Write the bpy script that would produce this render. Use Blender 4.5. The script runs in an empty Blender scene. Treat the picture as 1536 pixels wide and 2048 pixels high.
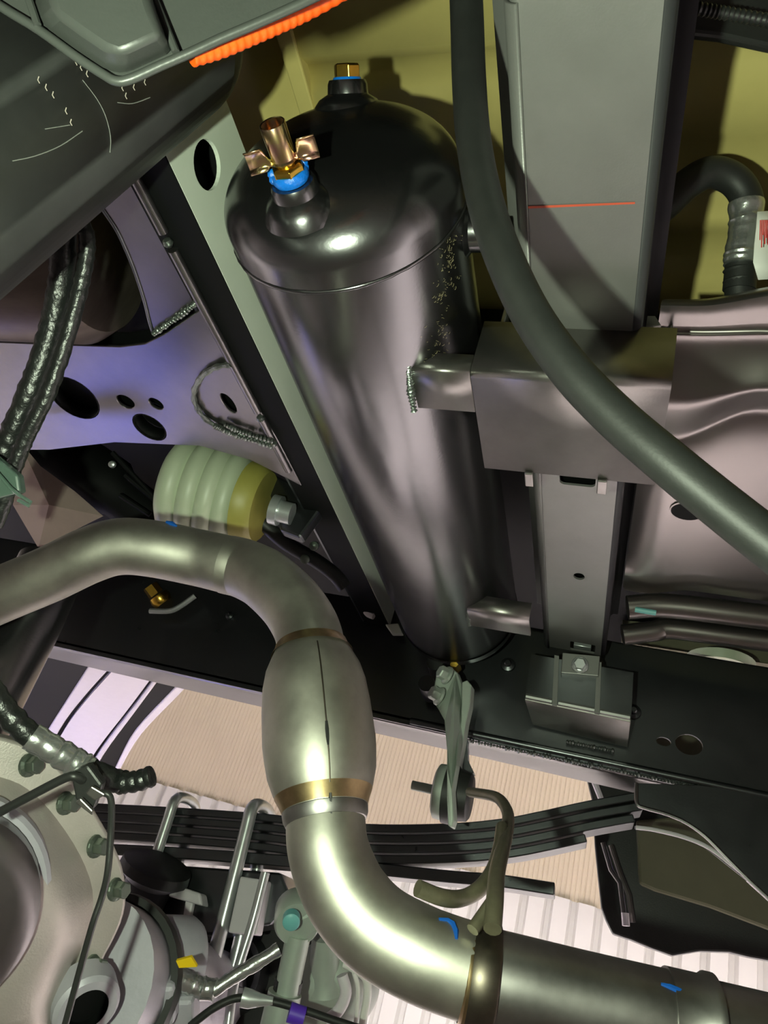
import bpy, bmesh, math, random
from mathutils import Vector, Matrix
random.seed(7)
S = bpy.context.scene
C = S.collection
PI = math.pi

# ------------------------------------------------------------------ camera
# world: x along the vehicle (right), y outwards to the frame rail, z up; origin at the lens, 0.62 m above the shop floor
F = 1450.0
XD = Vector((0.94073409, 0.11902721, -0.31757188))
YD = Vector((0.20495176, 0.54653802, 0.81196735))
ZD = Vector((0.27021131, -0.82893228, 0.48975211))
FWD = Vector((XD[2], YD[2], ZD[2]))
RIGHT = Vector((XD[0], YD[0], ZD[0]))
DOWN = Vector((XD[1], YD[1], ZD[1]))
FLOOR = -0.62
cam_data = bpy.data.cameras.new('camera')
cam_data.sensor_fit = 'VERTICAL'
cam_data.sensor_height = 36.0
cam_data.lens = F / 2048.0 * 36.0
cam_data.clip_start = 0.01
cam = bpy.data.objects.new('camera', cam_data)
C.objects.link(cam)
m3 = Matrix((RIGHT, -DOWN, -FWD)).transposed()
cam.matrix_world = m3.to_4x4()
S.camera = cam

# ------------------------------------------------------------------ world, lamps, exposure
S.view_settings.view_transform = 'Standard'
S.view_settings.look = 'None'
S.view_settings.gamma = 1.0
S.view_settings.use_curve_mapping = False
S.view_settings.exposure = 0.35
wd = bpy.data.worlds.new('world'); S.world = wd
wd.use_nodes = True
bg = wd.node_tree.nodes['Background']
bg.inputs[0].default_value = (0.80, 0.78, 0.86, 1)
bg.inputs[1].default_value = 0.02


def lamp(name, kind, loc, energy, col, size=0.1, size_y=None, target=None):
    l = bpy.data.lights.new(name, kind)
    l.energy = energy; l.color = col
    if kind == 'AREA':
        l.shape = 'RECTANGLE'; l.size = size; l.size_y = size_y or size
    else:
        l.shadow_soft_size = size
    o = bpy.data.objects.new(name, l); C.objects.link(o)
    o.location = loc
    if target is not None:
        o.rotation_euler = (Vector(target) - Vector(loc)).to_track_quat('-Z', 'Y').to_euler()
    return o


# the photographer's torch beside the lens, and the shop's tube lights on either side of the vehicle
tl = lamp('torch_light', 'SPOT', -RIGHT * 0.115 + DOWN * 0.02, 17.0, (0.86, 1.0, 0.74), 0.008, target=FWD * 1.0 - RIGHT * 0.02)
tl.data.spot_size = math.radians(112); tl.data.spot_blend = 0.5
for i, x in enumerate((-4.6, -0.45, 1.9, 4.3)):
    t1 = lamp('shop_tube_light', 'AREA', (x, 2.35, 2.3), 85, (1.0, 0.965, 0.955), 2.0, 0.25, (x, 2.25, 0))
    t1.data.spread = math.radians(110)
    t2 = lamp('shop_wall_light', 'AREA', (x, 3.4, 2.9), 10, (1.0, 0.97, 0.95), 2.4, 0.25, (x, 4.0, 0))
    lamp('shop_rear_light', 'AREA', (x, -3.6, 2.7), 1.2, (0.95, 0.95, 1.0), 2.4, 0.3, (x, -3.6, 0))


bw = lamp('blue_patch_spot', 'SPOT', (-2.0, 2.15, 1.6), 1700, (0.06, 0.13, 1.0), 0.08, target=(-2.02, 2.0, FLOOR))  # added blue spot, colours the floor that the holed plate mirrors
bw.data.spot_size = math.radians(21); bw.data.spot_blend = 0.8

# ------------------------------------------------------------------ pixel rays
def ray(px, py):
    a = (px - 768.0) / F; b = (py - 1024.0) / F
    return RIGHT * a + DOWN * b + FWD


def P(px, py, x=None, y=None, z=None, d=None):
    r = ray(px, py)
    if d is not None: return r * d
    if x is not None: return r * (x / r.x)
    if y is not None: return r * (y / r.y)
    return r * (z / r.z)


def PP(pts, **k):
    return [P(p[0], p[1], **k) for p in pts]


def PD(pts):
    return [P(p[0], p[1], d=p[2]) for p in pts]


# ------------------------------------------------------------------ materials
def lin(c):
    return tuple((v / 12.92 if v <= 0.04045 else ((v + 0.055) / 1.055) ** 2.4) for v in c)


def mat(name, col, rough=0.5, metal=0.0, ior=1.5, noise=0.0, nscale=40.0, bump=0.0, bscale=200.0, coat=0.0,
        stretch=None, col2=None, rvar=0.0, trans=0.0, emit=None):
    m = bpy.data.materials.new(name); m.use_nodes = True
    nt = m.node_tree; b = nt.nodes['Principled BSDF']
    c = (*lin(col), 1)
    b.inputs['Base Color'].default_value = c
    b.inputs['Roughness'].default_value = rough
    b.inputs['Metallic'].default_value = metal
    b.inputs['IOR'].default_value = ior
    b.inputs['Coat Weight'].default_value = coat
    b.inputs['Coat Roughness'].default_value = 0.08
    b.inputs['Transmission Weight'].default_value = trans
    if noise or bump or rvar:
        tc = nt.nodes.new('ShaderNodeTexCoord')
        mp = nt.nodes.new('ShaderNodeMapping')
        if stretch: mp.inputs['Scale'].default_value = stretch
        nt.links.new(tc.outputs['Object'], mp.inputs['Vector'])
        if noise or rvar:
            n = nt.nodes.new('ShaderNodeTexNoise')
            n.inputs['Scale'].default_value = nscale; n.inputs['Detail'].default_value = 6
            n.inputs['Roughness'].default_value = 0.65
            nt.links.new(mp.outputs[0], n.inputs['Vector'])
        if noise:
            r = nt.nodes.new('ShaderNodeValToRGB')
            d2 = lin(col2) if col2 else tuple(v * (1 - noise) for v in c[:3])
            r.color_ramp.elements[0].position = 0.35; r.color_ramp.elements[1].position = 0.65
            r.color_ramp.elements[0].color = (*d2, 1); r.color_ramp.elements[1].color = c
            nt.links.new(n.outputs['Fac'], r.inputs[0])
            nt.links.new(r.outputs[0], b.inputs['Base Color'])
        if rvar:
            q = nt.nodes.new('ShaderNodeMapRange')
            q.inputs['To Min'].default_value = max(0.02, rough - rvar); q.inputs['To Max'].default_value = rough + rvar
            nt.links.new(n.outputs['Fac'], q.inputs['Value'])
            nt.links.new(q.outputs[0], b.inputs['Roughness'])
        if bump:
            n2 = nt.nodes.new('ShaderNodeTexNoise')
            n2.inputs['Scale'].default_value = bscale; n2.inputs['Detail'].default_value = 4
            nt.links.new(mp.outputs[0], n2.inputs['Vector'])
            bp = nt.nodes.new('ShaderNodeBump')
            bp.inputs['Strength'].default_value = bump; bp.inputs['Distance'].default_value = 0.002
            nt.links.new(n2.outputs['Fac'], bp.inputs['Height'])
            nt.links.new(bp.outputs[0], b.inputs['Normal'])
    if emit:
        b.inputs['Emission Color'].default_value = (*lin(emit[0]), 1)
        b.inputs['Emission Strength'].default_value = emit[1]
    return m


M = {}
M['tank'] = mat('black_gloss_paint', (0.45, 0.45, 0.455), 0.24, 0.97, 1.9, rvar=0.05, nscale=25, bump=0.03, bscale=350)
M['frame'] = mat('black_frame_paint', (0.36, 0.37, 0.38), 0.30, 0.92, 1.9, rvar=0.08, nscale=18, bump=0.05, bscale=250)
M['satin'] = mat('satin_black_paint', (0.58, 0.57, 0.555), 0.36, 0.93, 2.0, noise=0.25, nscale=14, rvar=0.06, bump=0.04, bscale=400)
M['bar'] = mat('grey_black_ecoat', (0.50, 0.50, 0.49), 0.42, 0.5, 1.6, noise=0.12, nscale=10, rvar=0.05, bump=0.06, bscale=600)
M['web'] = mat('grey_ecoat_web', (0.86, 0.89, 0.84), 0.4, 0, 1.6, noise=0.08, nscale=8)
M['plate'] = mat('dark_satin_steel', (0.49, 0.48, 0.48), 0.30, 0.93, 2.2, noise=0.2, nscale=9, rvar=0.06, bump=0.03)
M['stamp'] = mat('stamped_dark_steel', (0.52, 0.50, 0.49), 0.30, 0.93, 2.0, noise=0.06, nscale=5)
M['olive'] = mat('olive_body_paint', (0.82, 0.76, 0.48), 0.38, 0, 1.5, noise=0.08, nscale=12, bump=0.02)
M['olive2'] = mat('dark_olive_panel', (0.42, 0.41, 0.33), 0.6, 0, 1.45, noise=0.15, nscale=6)
M['cream'] = mat('cream_green_plastic', (0.72, 0.76, 0.66), 0.42, 0, 1.5, noise=0.06, nscale=20)
M['yolive'] = mat('yellow_olive_cap', (0.62, 0.60, 0.30), 0.45, 0, 1.5, noise=0.1, nscale=30)
M['rubber'] = mat('black_rubber', (0.14, 0.145, 0.14), 0.52, 0, 1.45, noise=0.2, nscale=60, bump=0.05, bscale=500)
M['plastic'] = mat('black_plastic', (0.16, 0.165, 0.16), 0.42, 0, 1.5, noise=0.2, nscale=20, bump=0.1, bscale=300)
M['scuffed'] = mat('scuffed_black_plastic', (0.27, 0.275, 0.27), 0.45, 0, 1.55, noise=0.4, nscale=9, bump=0.06, bscale=90)
M['steel'] = mat('stainless_exhaust', (0.71, 0.70, 0.66), 0.50, 1.0, noise=0.22, nscale=22, rvar=0.08, bump=0.03, bscale=120)
M['steel2'] = mat('dull_exhaust', (0.60, 0.59, 0.58), 0.42, 1.0, noise=0.25, nscale=22, rvar=0.08)
M['heat'] = mat('heat_tinted_weld', (0.72, 0.63, 0.47), 0.35, 1.0, noise=0.3, nscale=60)
M['collar'] = mat('brown_steel_collar', (0.42, 0.39, 0.35), 0.42, 1.0, noise=0.3, nscale=40)
M['rod'] = mat('olive_brown_rod', (0.45, 0.43, 0.35), 0.45, 0.5, noise=0.3, nscale=50)
M['zinc'] = mat('yellow_zinc', (0.90, 0.84, 0.52), 0.20, 1.0, noise=0.3, nscale=70, col2=(0.90, 0.70, 0.66))
M['brass'] = mat('brass', (0.88, 0.72, 0.30), 0.22, 1.0, noise=0.2, nscale=120)
M['blue'] = mat('blue_thread_sealant', (0.05, 0.45, 0.86), 0.35, 0, 1.5, noise=0.2, nscale=300, bump=0.3, bscale=500)
M['bluepaint'] = mat('blue_paint_marker', (0.03, 0.30, 0.62), 0.45)
M['redpaint'] = mat('red_paint_marker', (0.72, 0.30, 0.20), 0.5)
M['orange'] = mat('orange_conduit', (1.0, 0.36, 0.05), 0.4, 0, 1.5)
M['alu'] = mat('cast_aluminium', (0.78, 0.75, 0.73), 0.48, 0.6, noise=0.12, nscale=14, bump=0.12, bscale=500)
M['galv'] = mat('galvanised_steel', (0.80, 0.82, 0.82), 0.3, 0.7, noise=0.12, nscale=50)
M['zincpale'] = mat('pale_zinc_bracket', (0.66, 0.70, 0.66), 0.45, 0.35, noise=0.08, nscale=30)
M['bolt'] = mat('green_grey_bolt', (0.42, 0.46, 0.42), 0.36, 0.7, noise=0.2, nscale=60)
M['greyaxle'] = mat('grey_axle_casting', (0.72, 0.71, 0.75), 0.45, 0.2, noise=0.12, nscale=20, bump=0.1)
M['lilac'] = mat('pale_liner_panel', (0.82, 0.80, 0.82), 0.45, 0, 1.5, noise=0.04)
M['white'] = mat('white_plastic', (0.88, 0.88, 0.86), 0.45)
M['tape'] = mat('silver_foil_tape', (0.78, 0.79, 0.78), 0.26, 0.85, noise=0.2, nscale=60, bump=1.0, bscale=45)
M['btape'] = mat('glossy_black_tape', (0.10, 0.11, 0.105), 0.36, 0, 1.6, noise=0.2, nscale=80, bump=0.8, bscale=130)
M['weld'] = mat('weld_bead', (0.50, 0.53, 0.51), 0.28, 0.85, 1.9, bump=0.6, bscale=220)
M['clear'] = mat('green_clear_clip', (0.45, 0.55, 0.50), 0.25, 0, 1.45, trans=0.6)
M['redtag'] = mat('red_tag', (0.85, 0.15, 0.12), 0.5)
M['yellow'] = mat('yellow_sticker', (0.93, 0.78, 0.05), 0.5)
M['purple'] = mat('purple_tape', (0.32, 0.18, 0.68), 0.45)
M['teal'] = mat('teal_bolt_cap', (0.42, 0.68, 0.68), 0.45)
M['brown'] = mat('brown_grey_shield', (0.46, 0.42, 0.39), 0.42, 0.8, noise=0.3, nscale=12, stretch=(1, 4, 1))
M['wall'] = mat('cream_wall_sheet', (0.90, 0.855, 0.76), 0.6, noise=0.03, nscale=3)
M['wallw'] = mat('white_wall_sheet', (0.91, 0.905, 0.89), 0.55, noise=0.03, nscale=3)
M['floor'] = mat('shop_floor_paint', (0.84, 0.80, 0.80), 0.45, noise=0.10, nscale=2.2, rvar=0.1)
M['ceil'] = mat('shop_ceiling', (0.62, 0.60, 0.58), 0.8)
M['bluemat'] = mat('blue_floor_mat', (0.10, 0.16, 0.95), 0.6, noise=0.1, nscale=5)
M['dullblack'] = mat('dull_black_shade_and_parts', (0.05, 0.055, 0.055), 0.65, 0, 1.22)  # black for painted shade in gaps and holes, also for real black parts
M['scuff'] = mat('scuff_mark', (0.48, 0.49, 0.47), 0.6)
M['traym'] = mat('grey_black_moulding', (0.25, 0.26, 0.25), 0.4, 0, 1.5, noise=0.1, nscale=15, bump=0.08, bscale=250)
M['pinks'] = mat('pinkish_shield_steel', (0.66, 0.58, 0.56), 0.4, 0.4, noise=0.15, nscale=12)
M['dustf'] = mat('beige_dust', (0.62, 0.58, 0.44), 0.8)
M['barside'] = mat('shaded_bar_side', (0.22, 0.22, 0.23), 0.6, 0.2, 1.4)  # darker copy of the bar coat, shade painted on its right side
M['dust'] = mat('grey_spatter', (0.72, 0.68, 0.64), 0.6)

# ------------------------------------------------------------------ object helpers
WL = {}


def tag(o, label=None, cat=None, group=None, kind=None):
    if label: o['label'] = label
    if cat: o['category'] = cat
    if group: o['group'] = group
    if kind: o['kind'] = kind
    return o


def thing(name, label, cat, loc=(0, 0, 0), group=None, kind=None):
    o = bpy.data.objects.new(name, None); C.objects.link(o)
    o.empty_display_size = 0.02
    o.location = loc; WL[o] = Vector(loc)
    return tag(o, label, cat, group, kind)


class MB:
    def __init__(s): s.v = []; s.f = []

    def add(s, v, f):
        n = len(s.v); s.v += [Vector(p) for p in v]; s.f += [[i + n for i in q] for q in f]
        return s

    def build(s, *a, **k): return mesh(a[0], s.v, s.f, *a[1:], **k)


def mesh(name, v, f, m, parent=None, smooth=None, bevel=0.0, seg=2, solid=0.0, label=None, weld=False):
    off = WL.get(parent, Vector((0, 0, 0))) if parent else Vector((0, 0, 0))
    org = Vector((0, 0, 0))
    if parent is None:
        n = len(v); org = sum((Vector(p) for p in v), Vector()) / n
        org.z = min(Vector(p).z for p in v)
    me = bpy.data.meshes.new(name)
    me.from_pydata([tuple(Vector(p) - off - org) for p in v], [], f)
    bm = bmesh.new(); bm.from_mesh(me)
    if weld: bmesh.ops.remove_doubles(bm, verts=bm.verts, dist=1e-5)
    bmesh.ops.recalc_face_normals(bm, faces=bm.faces)
    bm.to_mesh(me); bm.free()
    me.materials.append(M[m] if isinstance(m, str) else m)
    o = bpy.data.objects.new(name, me); C.objects.link(o)
    o.location = org
    if parent: o.parent = parent
    WL[o] = off + org
    if solid:
        md = o.modifiers.new('solid', 'SOLIDIFY'); md.thickness = abs(solid); md.offset = 1 if solid > 0 else -1
    if bevel:
        md = o.modifiers.new('bevel', 'BEVEL'); md.width = bevel; md.segments = seg
        md.limit_method = 'ANGLE'; md.angle_limit = math.radians(35)
    if smooth is None or smooth:
        ang = math.radians(40 if smooth is None else 60)
        try:
            me.shade_smooth()
            at = me.attributes.get('sharp_edge') or me.attributes.new('sharp_edge', 'BOOLEAN', 'EDGE')
            bm = bmesh.new(); bm.from_mesh(me)
            vals = [(len(e.link_faces) == 2 and e.calc_face_angle(0) > ang) for e in bm.edges]
            bm.free()
            at.data.foreach_set('value', vals)
        except Exception as ex:
            print('smooth', ex)
    if label: o['label'] = label
    return o


def box(x0, x1, y0, y1, z0, z1):
    v = [(x, y, z) for x in (x0, x1) for y in (y0, y1) for z in (z0, z1)]
    return v, [[0, 1, 3, 2], [4, 6, 7, 5], [0, 4, 5, 1], [2, 3, 7, 6], [0, 2, 6, 4], [1, 5, 7, 3]]


def obox(c, ax, ay, az, hx, hy, hz):
    c = Vector(c); v = []
    for i in (-1, 1):
        for j in (-1, 1):
            for k in (-1, 1): v.append(c + ax * (i * hx) + ay * (j * hy) + az * (k * hz))
    return v, [[0, 1, 3, 2], [4, 6, 7, 5], [0, 4, 5, 1], [2, 3, 7, 6], [0, 2, 6, 4], [1, 5, 7, 3]]


def prism(poly, vec):
    n = len(poly); vec = Vector(vec)
    v = [Vector(p) for p in poly] + [Vector(p) + vec for p in poly]
    f = [list(range(n)), list(range(2 * n - 1, n - 1, -1))]
    for i in range(n): f.append([i, (i + 1) % n, n + (i + 1) % n, n + i])
    return v, f


def plate(outer, holes, vec):
    """flat plate with holes, thickness by vec"""
    bm = bmesh.new(); es = []
    vec = Vector(vec)
    for loop in [outer] + holes:
        vs = [bm.verts.new(p) for p in loop]
        for i in range(len(vs)): es.append(bm.edges.new((vs[i], vs[(i + 1) % len(vs)])))
    bmesh.ops.triangle_fill(bm, use_beauty=True, use_dissolve=False, edges=es)
    bm.verts.index_update()
    n = len(bm.verts)
    v = [x.co.copy() for x in bm.verts]
    f = [[w.index for w in q.verts] for q in bm.faces]
    rim = []
    for e in bm.edges:
        if len(e.link_faces) == 1: rim.append((e.verts[0].index, e.verts[1].index))
    bm.free()
    v2 = v + [p + vec for p in v]
    f2 = f + [[i + n for i in reversed(q)] for q in f] + [[a, b, b + n, a + n] for a, b in rim]
    return v2, f2


def ell(c, u, w, n=24):
    """ellipse loop round centre c with semi-axis vectors u, w"""
    return [Vector(c) + Vector(u) * math.cos(2 * PI * i / n) + Vector(w) * math.sin(2 * PI * i / n) for i in range(n)]


def frame_of(ax):
    ax = Vector(ax).normalized()
    u = ax.cross(Vector((0, 0, 1)))
    if u.length < 0.05: u = ax.cross(Vector((1, 0, 0)))
    u.normalize(); w = ax.cross(u).normalized()
    return ax, u, w


def lathe(o, ax, prof, n=32):
    """prof: (distance along axis, radius)"""
    o = Vector(o); ax, u, w = frame_of(ax)
    v = []; f = []; rings = []
    for t, r in prof:
        if r < 1e-6:
            rings.append([len(v)]); v.append(o + ax * t)
        else:
            rings.append(list(range(len(v), len(v) + n)))
            for i in range(n):
                a = 2 * PI * i / n
                v.append(o + ax * t + (u * math.cos(a) + w * math.sin(a)) * r)
    for a, b in zip(rings, rings[1:]):
        for i in range(n):
            j = (i + 1) % n
            if len(a) == 1 and len(b) == 1: continue
            if len(a) == 1: f.append([a[0], b[i], b[j]])
            elif len(b) == 1: f.append([a[i], a[j], b[0]])
            else: f.append([a[i], a[j], b[j], b[i]])
    return v, f


def cat(pts, n=6):
    pts = [Vector(p) for p in pts]
    q = [pts[0] * 2 - pts[1]] + pts + [pts[-1] * 2 - pts[-2]]
    out = []
    for i in range(1, len(q) - 2):
        a, b, c, d = q[i - 1:i + 3]
        for k in range(n):
            t = k / n
            out.append(0.5 * ((2 * b) + (c - a) * t + (2 * a - 5 * b + 4 * c - d) * t * t + (3 * b - a - 3 * c + d) * t ** 3))
    out.append(pts[-1].copy())
    return out


def sweep(path, rad, n=14, cap=True, flat=1.0):
    path = [Vector(p) for p in path]
    m = len(path)
    if not hasattr(rad, '__len__'): rad = [rad] * m
    tan = []
    for i in range(m):
        a = path[max(0, i - 1)]; b = path[min(m - 1, i + 1)]
        tan.append((b - a).normalized())
    _, u, w = frame_of(tan[0])
    v = []; f = []
    for i in range(m):
        if i:
            q = tan[i - 1].rotation_difference(tan[i]); u = (q @ u).normalized()
        w = tan[i].cross(u).normalized()
        for k in range(n):
            a = 2 * PI * k / n
            v.append(path[i] + (u * math.cos(a) + w * math.sin(a) * flat) * rad[i])
    for i in range(m - 1):
        for k in range(n):
            j = (k + 1) % n
            f.append([i * n + k, i * n + j, (i + 1) * n + j, (i + 1) * n + k])
    if cap:
        f.append(list(range(n - 1, -1, -1))); f.append([(m - 1) * n + k for k in range(n)])
    return v, f


def arcpts(cx, cy, r, a0, a1, n=6):
    return [(cx + r * math.cos(math.radians(a0 + (a1 - a0) * i / n)), cy + r * math.sin(math.radians(a0 + (a1 - a0) * i / n))) for i in range(n + 1)]


def extr(profile, axis, a, b, make):
    """open profile [(p,q)] swept from a to b along an axis; make(p,q,t)->xyz"""
    n = len(profile)
    v = [make(p, q, a) for p, q in profile] + [make(p, q, b) for p, q in profile]
    f = [[i, i + 1, n + i + 1, n + i] for i in range(n - 1)]
    return v, f


def hexbolt(parent, c, ax, r=0.008, h=0.007, flange=True, m='bolt', name='bolt', top=None):
    mb = MB()
    if flange: mb.add(*lathe(c, ax, [(0, 0), (0, r * 1.35), (h * 0.22, r * 1.3), (h * 0.35, r * 0.95), (h * 0.35, 0)], 18))
    mb.add(*lathe(c, ax, [(h * 0.3, 0), (h * 0.3, r), (h * 0.95, r), (h * 1.1, r * 0.88), (h * 1.1, 0)], 6))
    o = mesh(name, mb.v, mb.f, m, parent, smooth=False, bevel=r * 0.06, seg=1)
    return o


def blob_row(path, r, n, jit=0.25, sq=0.6):
    """a rippled bead: short lens-shaped scales along a path"""
    mb = MB(); pts = cat(path, 8); L = len(pts)
    for i in range(n):
        t = i / (n - 1) * (L - 1); k = min(int(t), L - 2); p = pts[k].lerp(pts[k + 1], t - k)
        tn = (pts[k + 1] - pts[k]).normalized()
        rr = r * (1 + random.uniform(-jit, jit))
        mb.add(*lathe(p - tn * rr * sq, tn, [(0, 0), (rr * 0.3 * sq, rr * 0.7), (rr * sq, rr), (rr * 1.7 * sq, rr * 0.7), (rr * 2 * sq, 0)], 8))
    return mb


# ================================================================== SETTING
fl = mesh('floor', *box(-7, 7, -6, 4.6, FLOOR - 0.05, FLOOR), 'floor', smooth=False); tag(fl, 'pale grey painted shop floor below the vehicle', 'floor', kind='structure')
ce = mesh('ceiling', *box(-7, 7, -6, 4.6, 3.1, 3.15), 'ceil', smooth=False); tag(ce, 'grey shop ceiling', 'ceiling', kind='structure')
wb = mesh('wall_back', *box(-7, 7, 4.55, 4.62, FLOOR, 3.1), 'wallw', smooth=False); tag(wb, 'shop wall behind the vehicle clad in sheet panels', 'wall', kind='structure')
for nm, b in (('wall_left', box(-7.06, -7, -6, 4.6, FLOOR, 3.1)), ('wall_right', box(7, 7.06, -6, 4.6, FLOOR, 3.1)), ('wall_front', box(-7, 7, -6.06, -6, FLOOR, 3.1))):
    o = mesh(nm, *b, 'wallw', smooth=False); tag(o, 'plain white shop ' + nm.replace('_', ' '), 'wall', kind='structure')


def sheet_panel(name, x0, x1, z0, z1, pitch, depth, m):
    n = int(round((x1 - x0) / pitch)); prof = []
    for i in range(n):
        a = x0 + i * pitch
        prof += [(a, 0), (a + pitch * 0.62, 0), (a + pitch * 0.72, depth), (a + pitch * 0.90, depth)]
    prof.append((x1, 0))
    v, f = extr(prof, 'z', z0, z1, lambda p, q, t: Vector((p, 4.54 + q - depth, t)))
    return mesh(name, v, f, m, wb, smooth=False)


for i in range(7):
    sheet_panel('ribbed_sheet', -5.2 + i * 1.04, -4.16 + i * 1.04, FLOOR, 0.45, 0.13, 0.042, 'wallw')
    sheet_panel('fine_ribbed_sheet', -5.2 + i * 1.04, -4.16 + i * 1.04, 0.45, 3.0, 0.026, 0.004, 'wall')

# ================================================================== BODY FLOOR above everything
bf = thing('body_floor', 'olive yellow painted body floor pan above the black air tank', 'floor pan', (0, 0.5, 0.78))
ZB = 0.78
ribs_y = sorted([P(768, 110, z=ZB).y, P(768, 165, z=ZB).y, P(1480, 270, z=ZB).y, P(1480, 420, z=ZB).y, P(1480, 465, z=ZB).y, P(1450, 545, z=ZB).y, 0.72, 0.80, 0.90, 1.0])
prof = [(0.20, ZB)]
for i, ry in enumerate(ribs_y):
    dz = 0.012 if i % 2 == 0 else 0.0
    d0 = 0.0 if i % 2 == 0 else 0.012
    prof += [(ry - 0.007, ZB + d0), (ry + 0.007, ZB + dz)]
prof.append((1.9, ZB))
v, f = extr(prof, 'x', -0.40, 2.0, lambda p, q, t: Vector((t, p, q)))
mesh('floor_sheet', v, f, 'olive', bf, smooth=True, solid=0.002)
v, f = extr([(0.20, ZB + 0.02), (0.40, ZB + 0.02), (0.43, ZB + 0.005), (1.9, ZB + 0.005)], 'x', -2.0, -0.415, lambda p, q, t: Vector((t, p, q)))
mesh('floor_sheet', v, f, 'olive', bf, smooth=True, solid=0.002)
mesh('side_skirt', *box(-2.0, 2.0, 1.9, 1.92, 0.52, 0.80), 'olive2', bf, smooth=False)
mesh('front_skirt', *box(-2.0, 2.0, -1.17, -1.15, 0.2, 0.80), 'olive2', bf, smooth=False)
mesh('floor_seam', *box(-0.418, -0.398, 0.22, 1.2, ZB - 0.006, ZB + 0.02), 'olive', bf, smooth=False, bevel=0.002)

mesh('unseen_dark_panel', *box(-2.0, 2.0, -1.15, 0.215, 0.74, 0.745), 'dullblack', bf, smooth=False)  # unseen black panel, added so the tank dome mirrors darkness
uc = thing('shade_sheet', 'added black shade sheet above the gusset plates at the left', 'panel', (-1.0, 0.6, 0.64))
mesh('dark_sheet', *box(-2.0, -0.47, -0.3, 1.16, 0.640, 0.646), 'dullblack', uc, smooth=False)  # added black sheet, stands for the shade left of the channel
ub2 = thing('shade_slab', 'added black shade slab above the far half of the air tank', 'crossmember', (-0.15, 0.9, 0.68))
mesh('channel', *box(-1.9, 1.9, 0.69, 1.88, 0.70, 0.765), 'dullblack', ub2, smooth=False, bevel=0.004)  # black slab added to darken the view between tank and bar

# ================================================================== AIR TANK
TX, TZ, TR = -0.256, 0.5066, 0.1
Y0, Y1 = 0.350, 1.120
tk = thing('air_tank', 'large glossy black cylindrical air tank with domed end and brass drain valve', 'tank', (TX, 0.7, TZ - TR))
v, f = lathe((TX, 0, TZ), (0, 1, 0), [(Y0 - 0.004, TR - 0.006), (Y0 - 0.001, TR), (Y1 - 0.006, TR), (Y1, TR - 0.003)], 96)
mesh('shell', v, f, 'tank', tk, smooth=True)
DH = 0.062
DR = TR + 0.0015
prof = [(Y0 + 0.004, DR - 0.004), (Y0 + 0.0035, DR), (Y0 - 0.012, DR)]
for i in range(1, 21):
    a = PI / 2 * i / 20
    prof.append((Y0 - 0.012 - (DH - 0.012) * math.sin(a) ** 1.0, DR * (math.cos(a)) ** 0.82 if i < 20 else 0))
v, f = lathe((TX, 0, TZ), (0, 1, 0), prof, 96)
cap_near = mesh('end_dome', v, f, 'tank', tk, smooth=True)


def dome_y(x, z):
    r = math.hypot(x - TX, z - TZ) / DR
    a = math.acos(min(1, r ** (1 / 0.82)))
    return Y0 - 0.012 - (DH - 0.012) * math.sin(a)


prof = [(Y1 - 0.004, TR + 0.001), (Y1 + 0.008, TR + 0.001)]
for i in range(1, 13):
    a = PI / 2 * i / 12
    prof.append((Y1 + 0.008 + 0.035 * math.sin(a), (TR + 0.001) * math.cos(a) ** 0.85 if i < 12 else 0))
mesh('end_dome', *lathe((TX, 0, TZ), (0, 1, 0), prof, 64), 'tank', tk, smooth=True)
# weld seam round the dome
ring = [Vector((TX + (TR + 0.0008) * math.cos(a), Y0 + 0.0055, TZ + (TR + 0.0008) * math.sin(a))) for a in [2 * PI * i / 90 for i in range(91)]]
mesh('weld_seam', *sweep(ring, [0.0020 * random.uniform(0.8, 1.2) for _ in ring], 8), 'tank', tk, smooth=True)


def boss_on(parent, x, z, flare=0.024, top=0.0175, h=0.022, name='boss', ax=(0, -1, 0)):
    yb = dome_y(x, z) + 0.012
    pr = [(0, flare * 1.15), (0.008, flare * 1.05), (0.013, flare * 0.9), (0.017, top * 1.03), (0.012 + h - 0.003, top), (0.012 + h, top * 0.92), (0.012 + h, top * 0.6), (0.008 + h, top * 0.6), (0.008 + h, 0)]
    A_ = Vector(ax).normalized(); o_ = Vector((x, yb - 0.012, z)) - A_ * 0.012
    return mesh(name, *lathe(o_, A_, pr, 40), 'tank', parent, smooth=None), o_ + A_ * (0.012 + h)


# plug boss at the top of the dome
pb = P(704, 232, y=0.312)
PAX = Vector((0.02, -1, 0.55)).normalized()
bo, pt = boss_on(tk, pb.x, pb.z, 0.027, 0.0165, 0.015, 'plug_boss', PAX)
mesh('thread_sealant', *lathe(pt - PAX * 0.001, PAX, [(0, 0), (0, 0.0115), (0.0012, 0.0122), (0.003, 0.0112), (0.003, 0)], 28), 'blue', bo)
mesh('hex_plug', *lathe(pt + PAX * 0.0015, PAX, [(0, 0), (0, 0.0112), (0.009, 0.0112), (0.0102, 0.0100), (0.0102, 0)], 6), 'brass', bo, smooth=False, bevel=0.0006)
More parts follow.
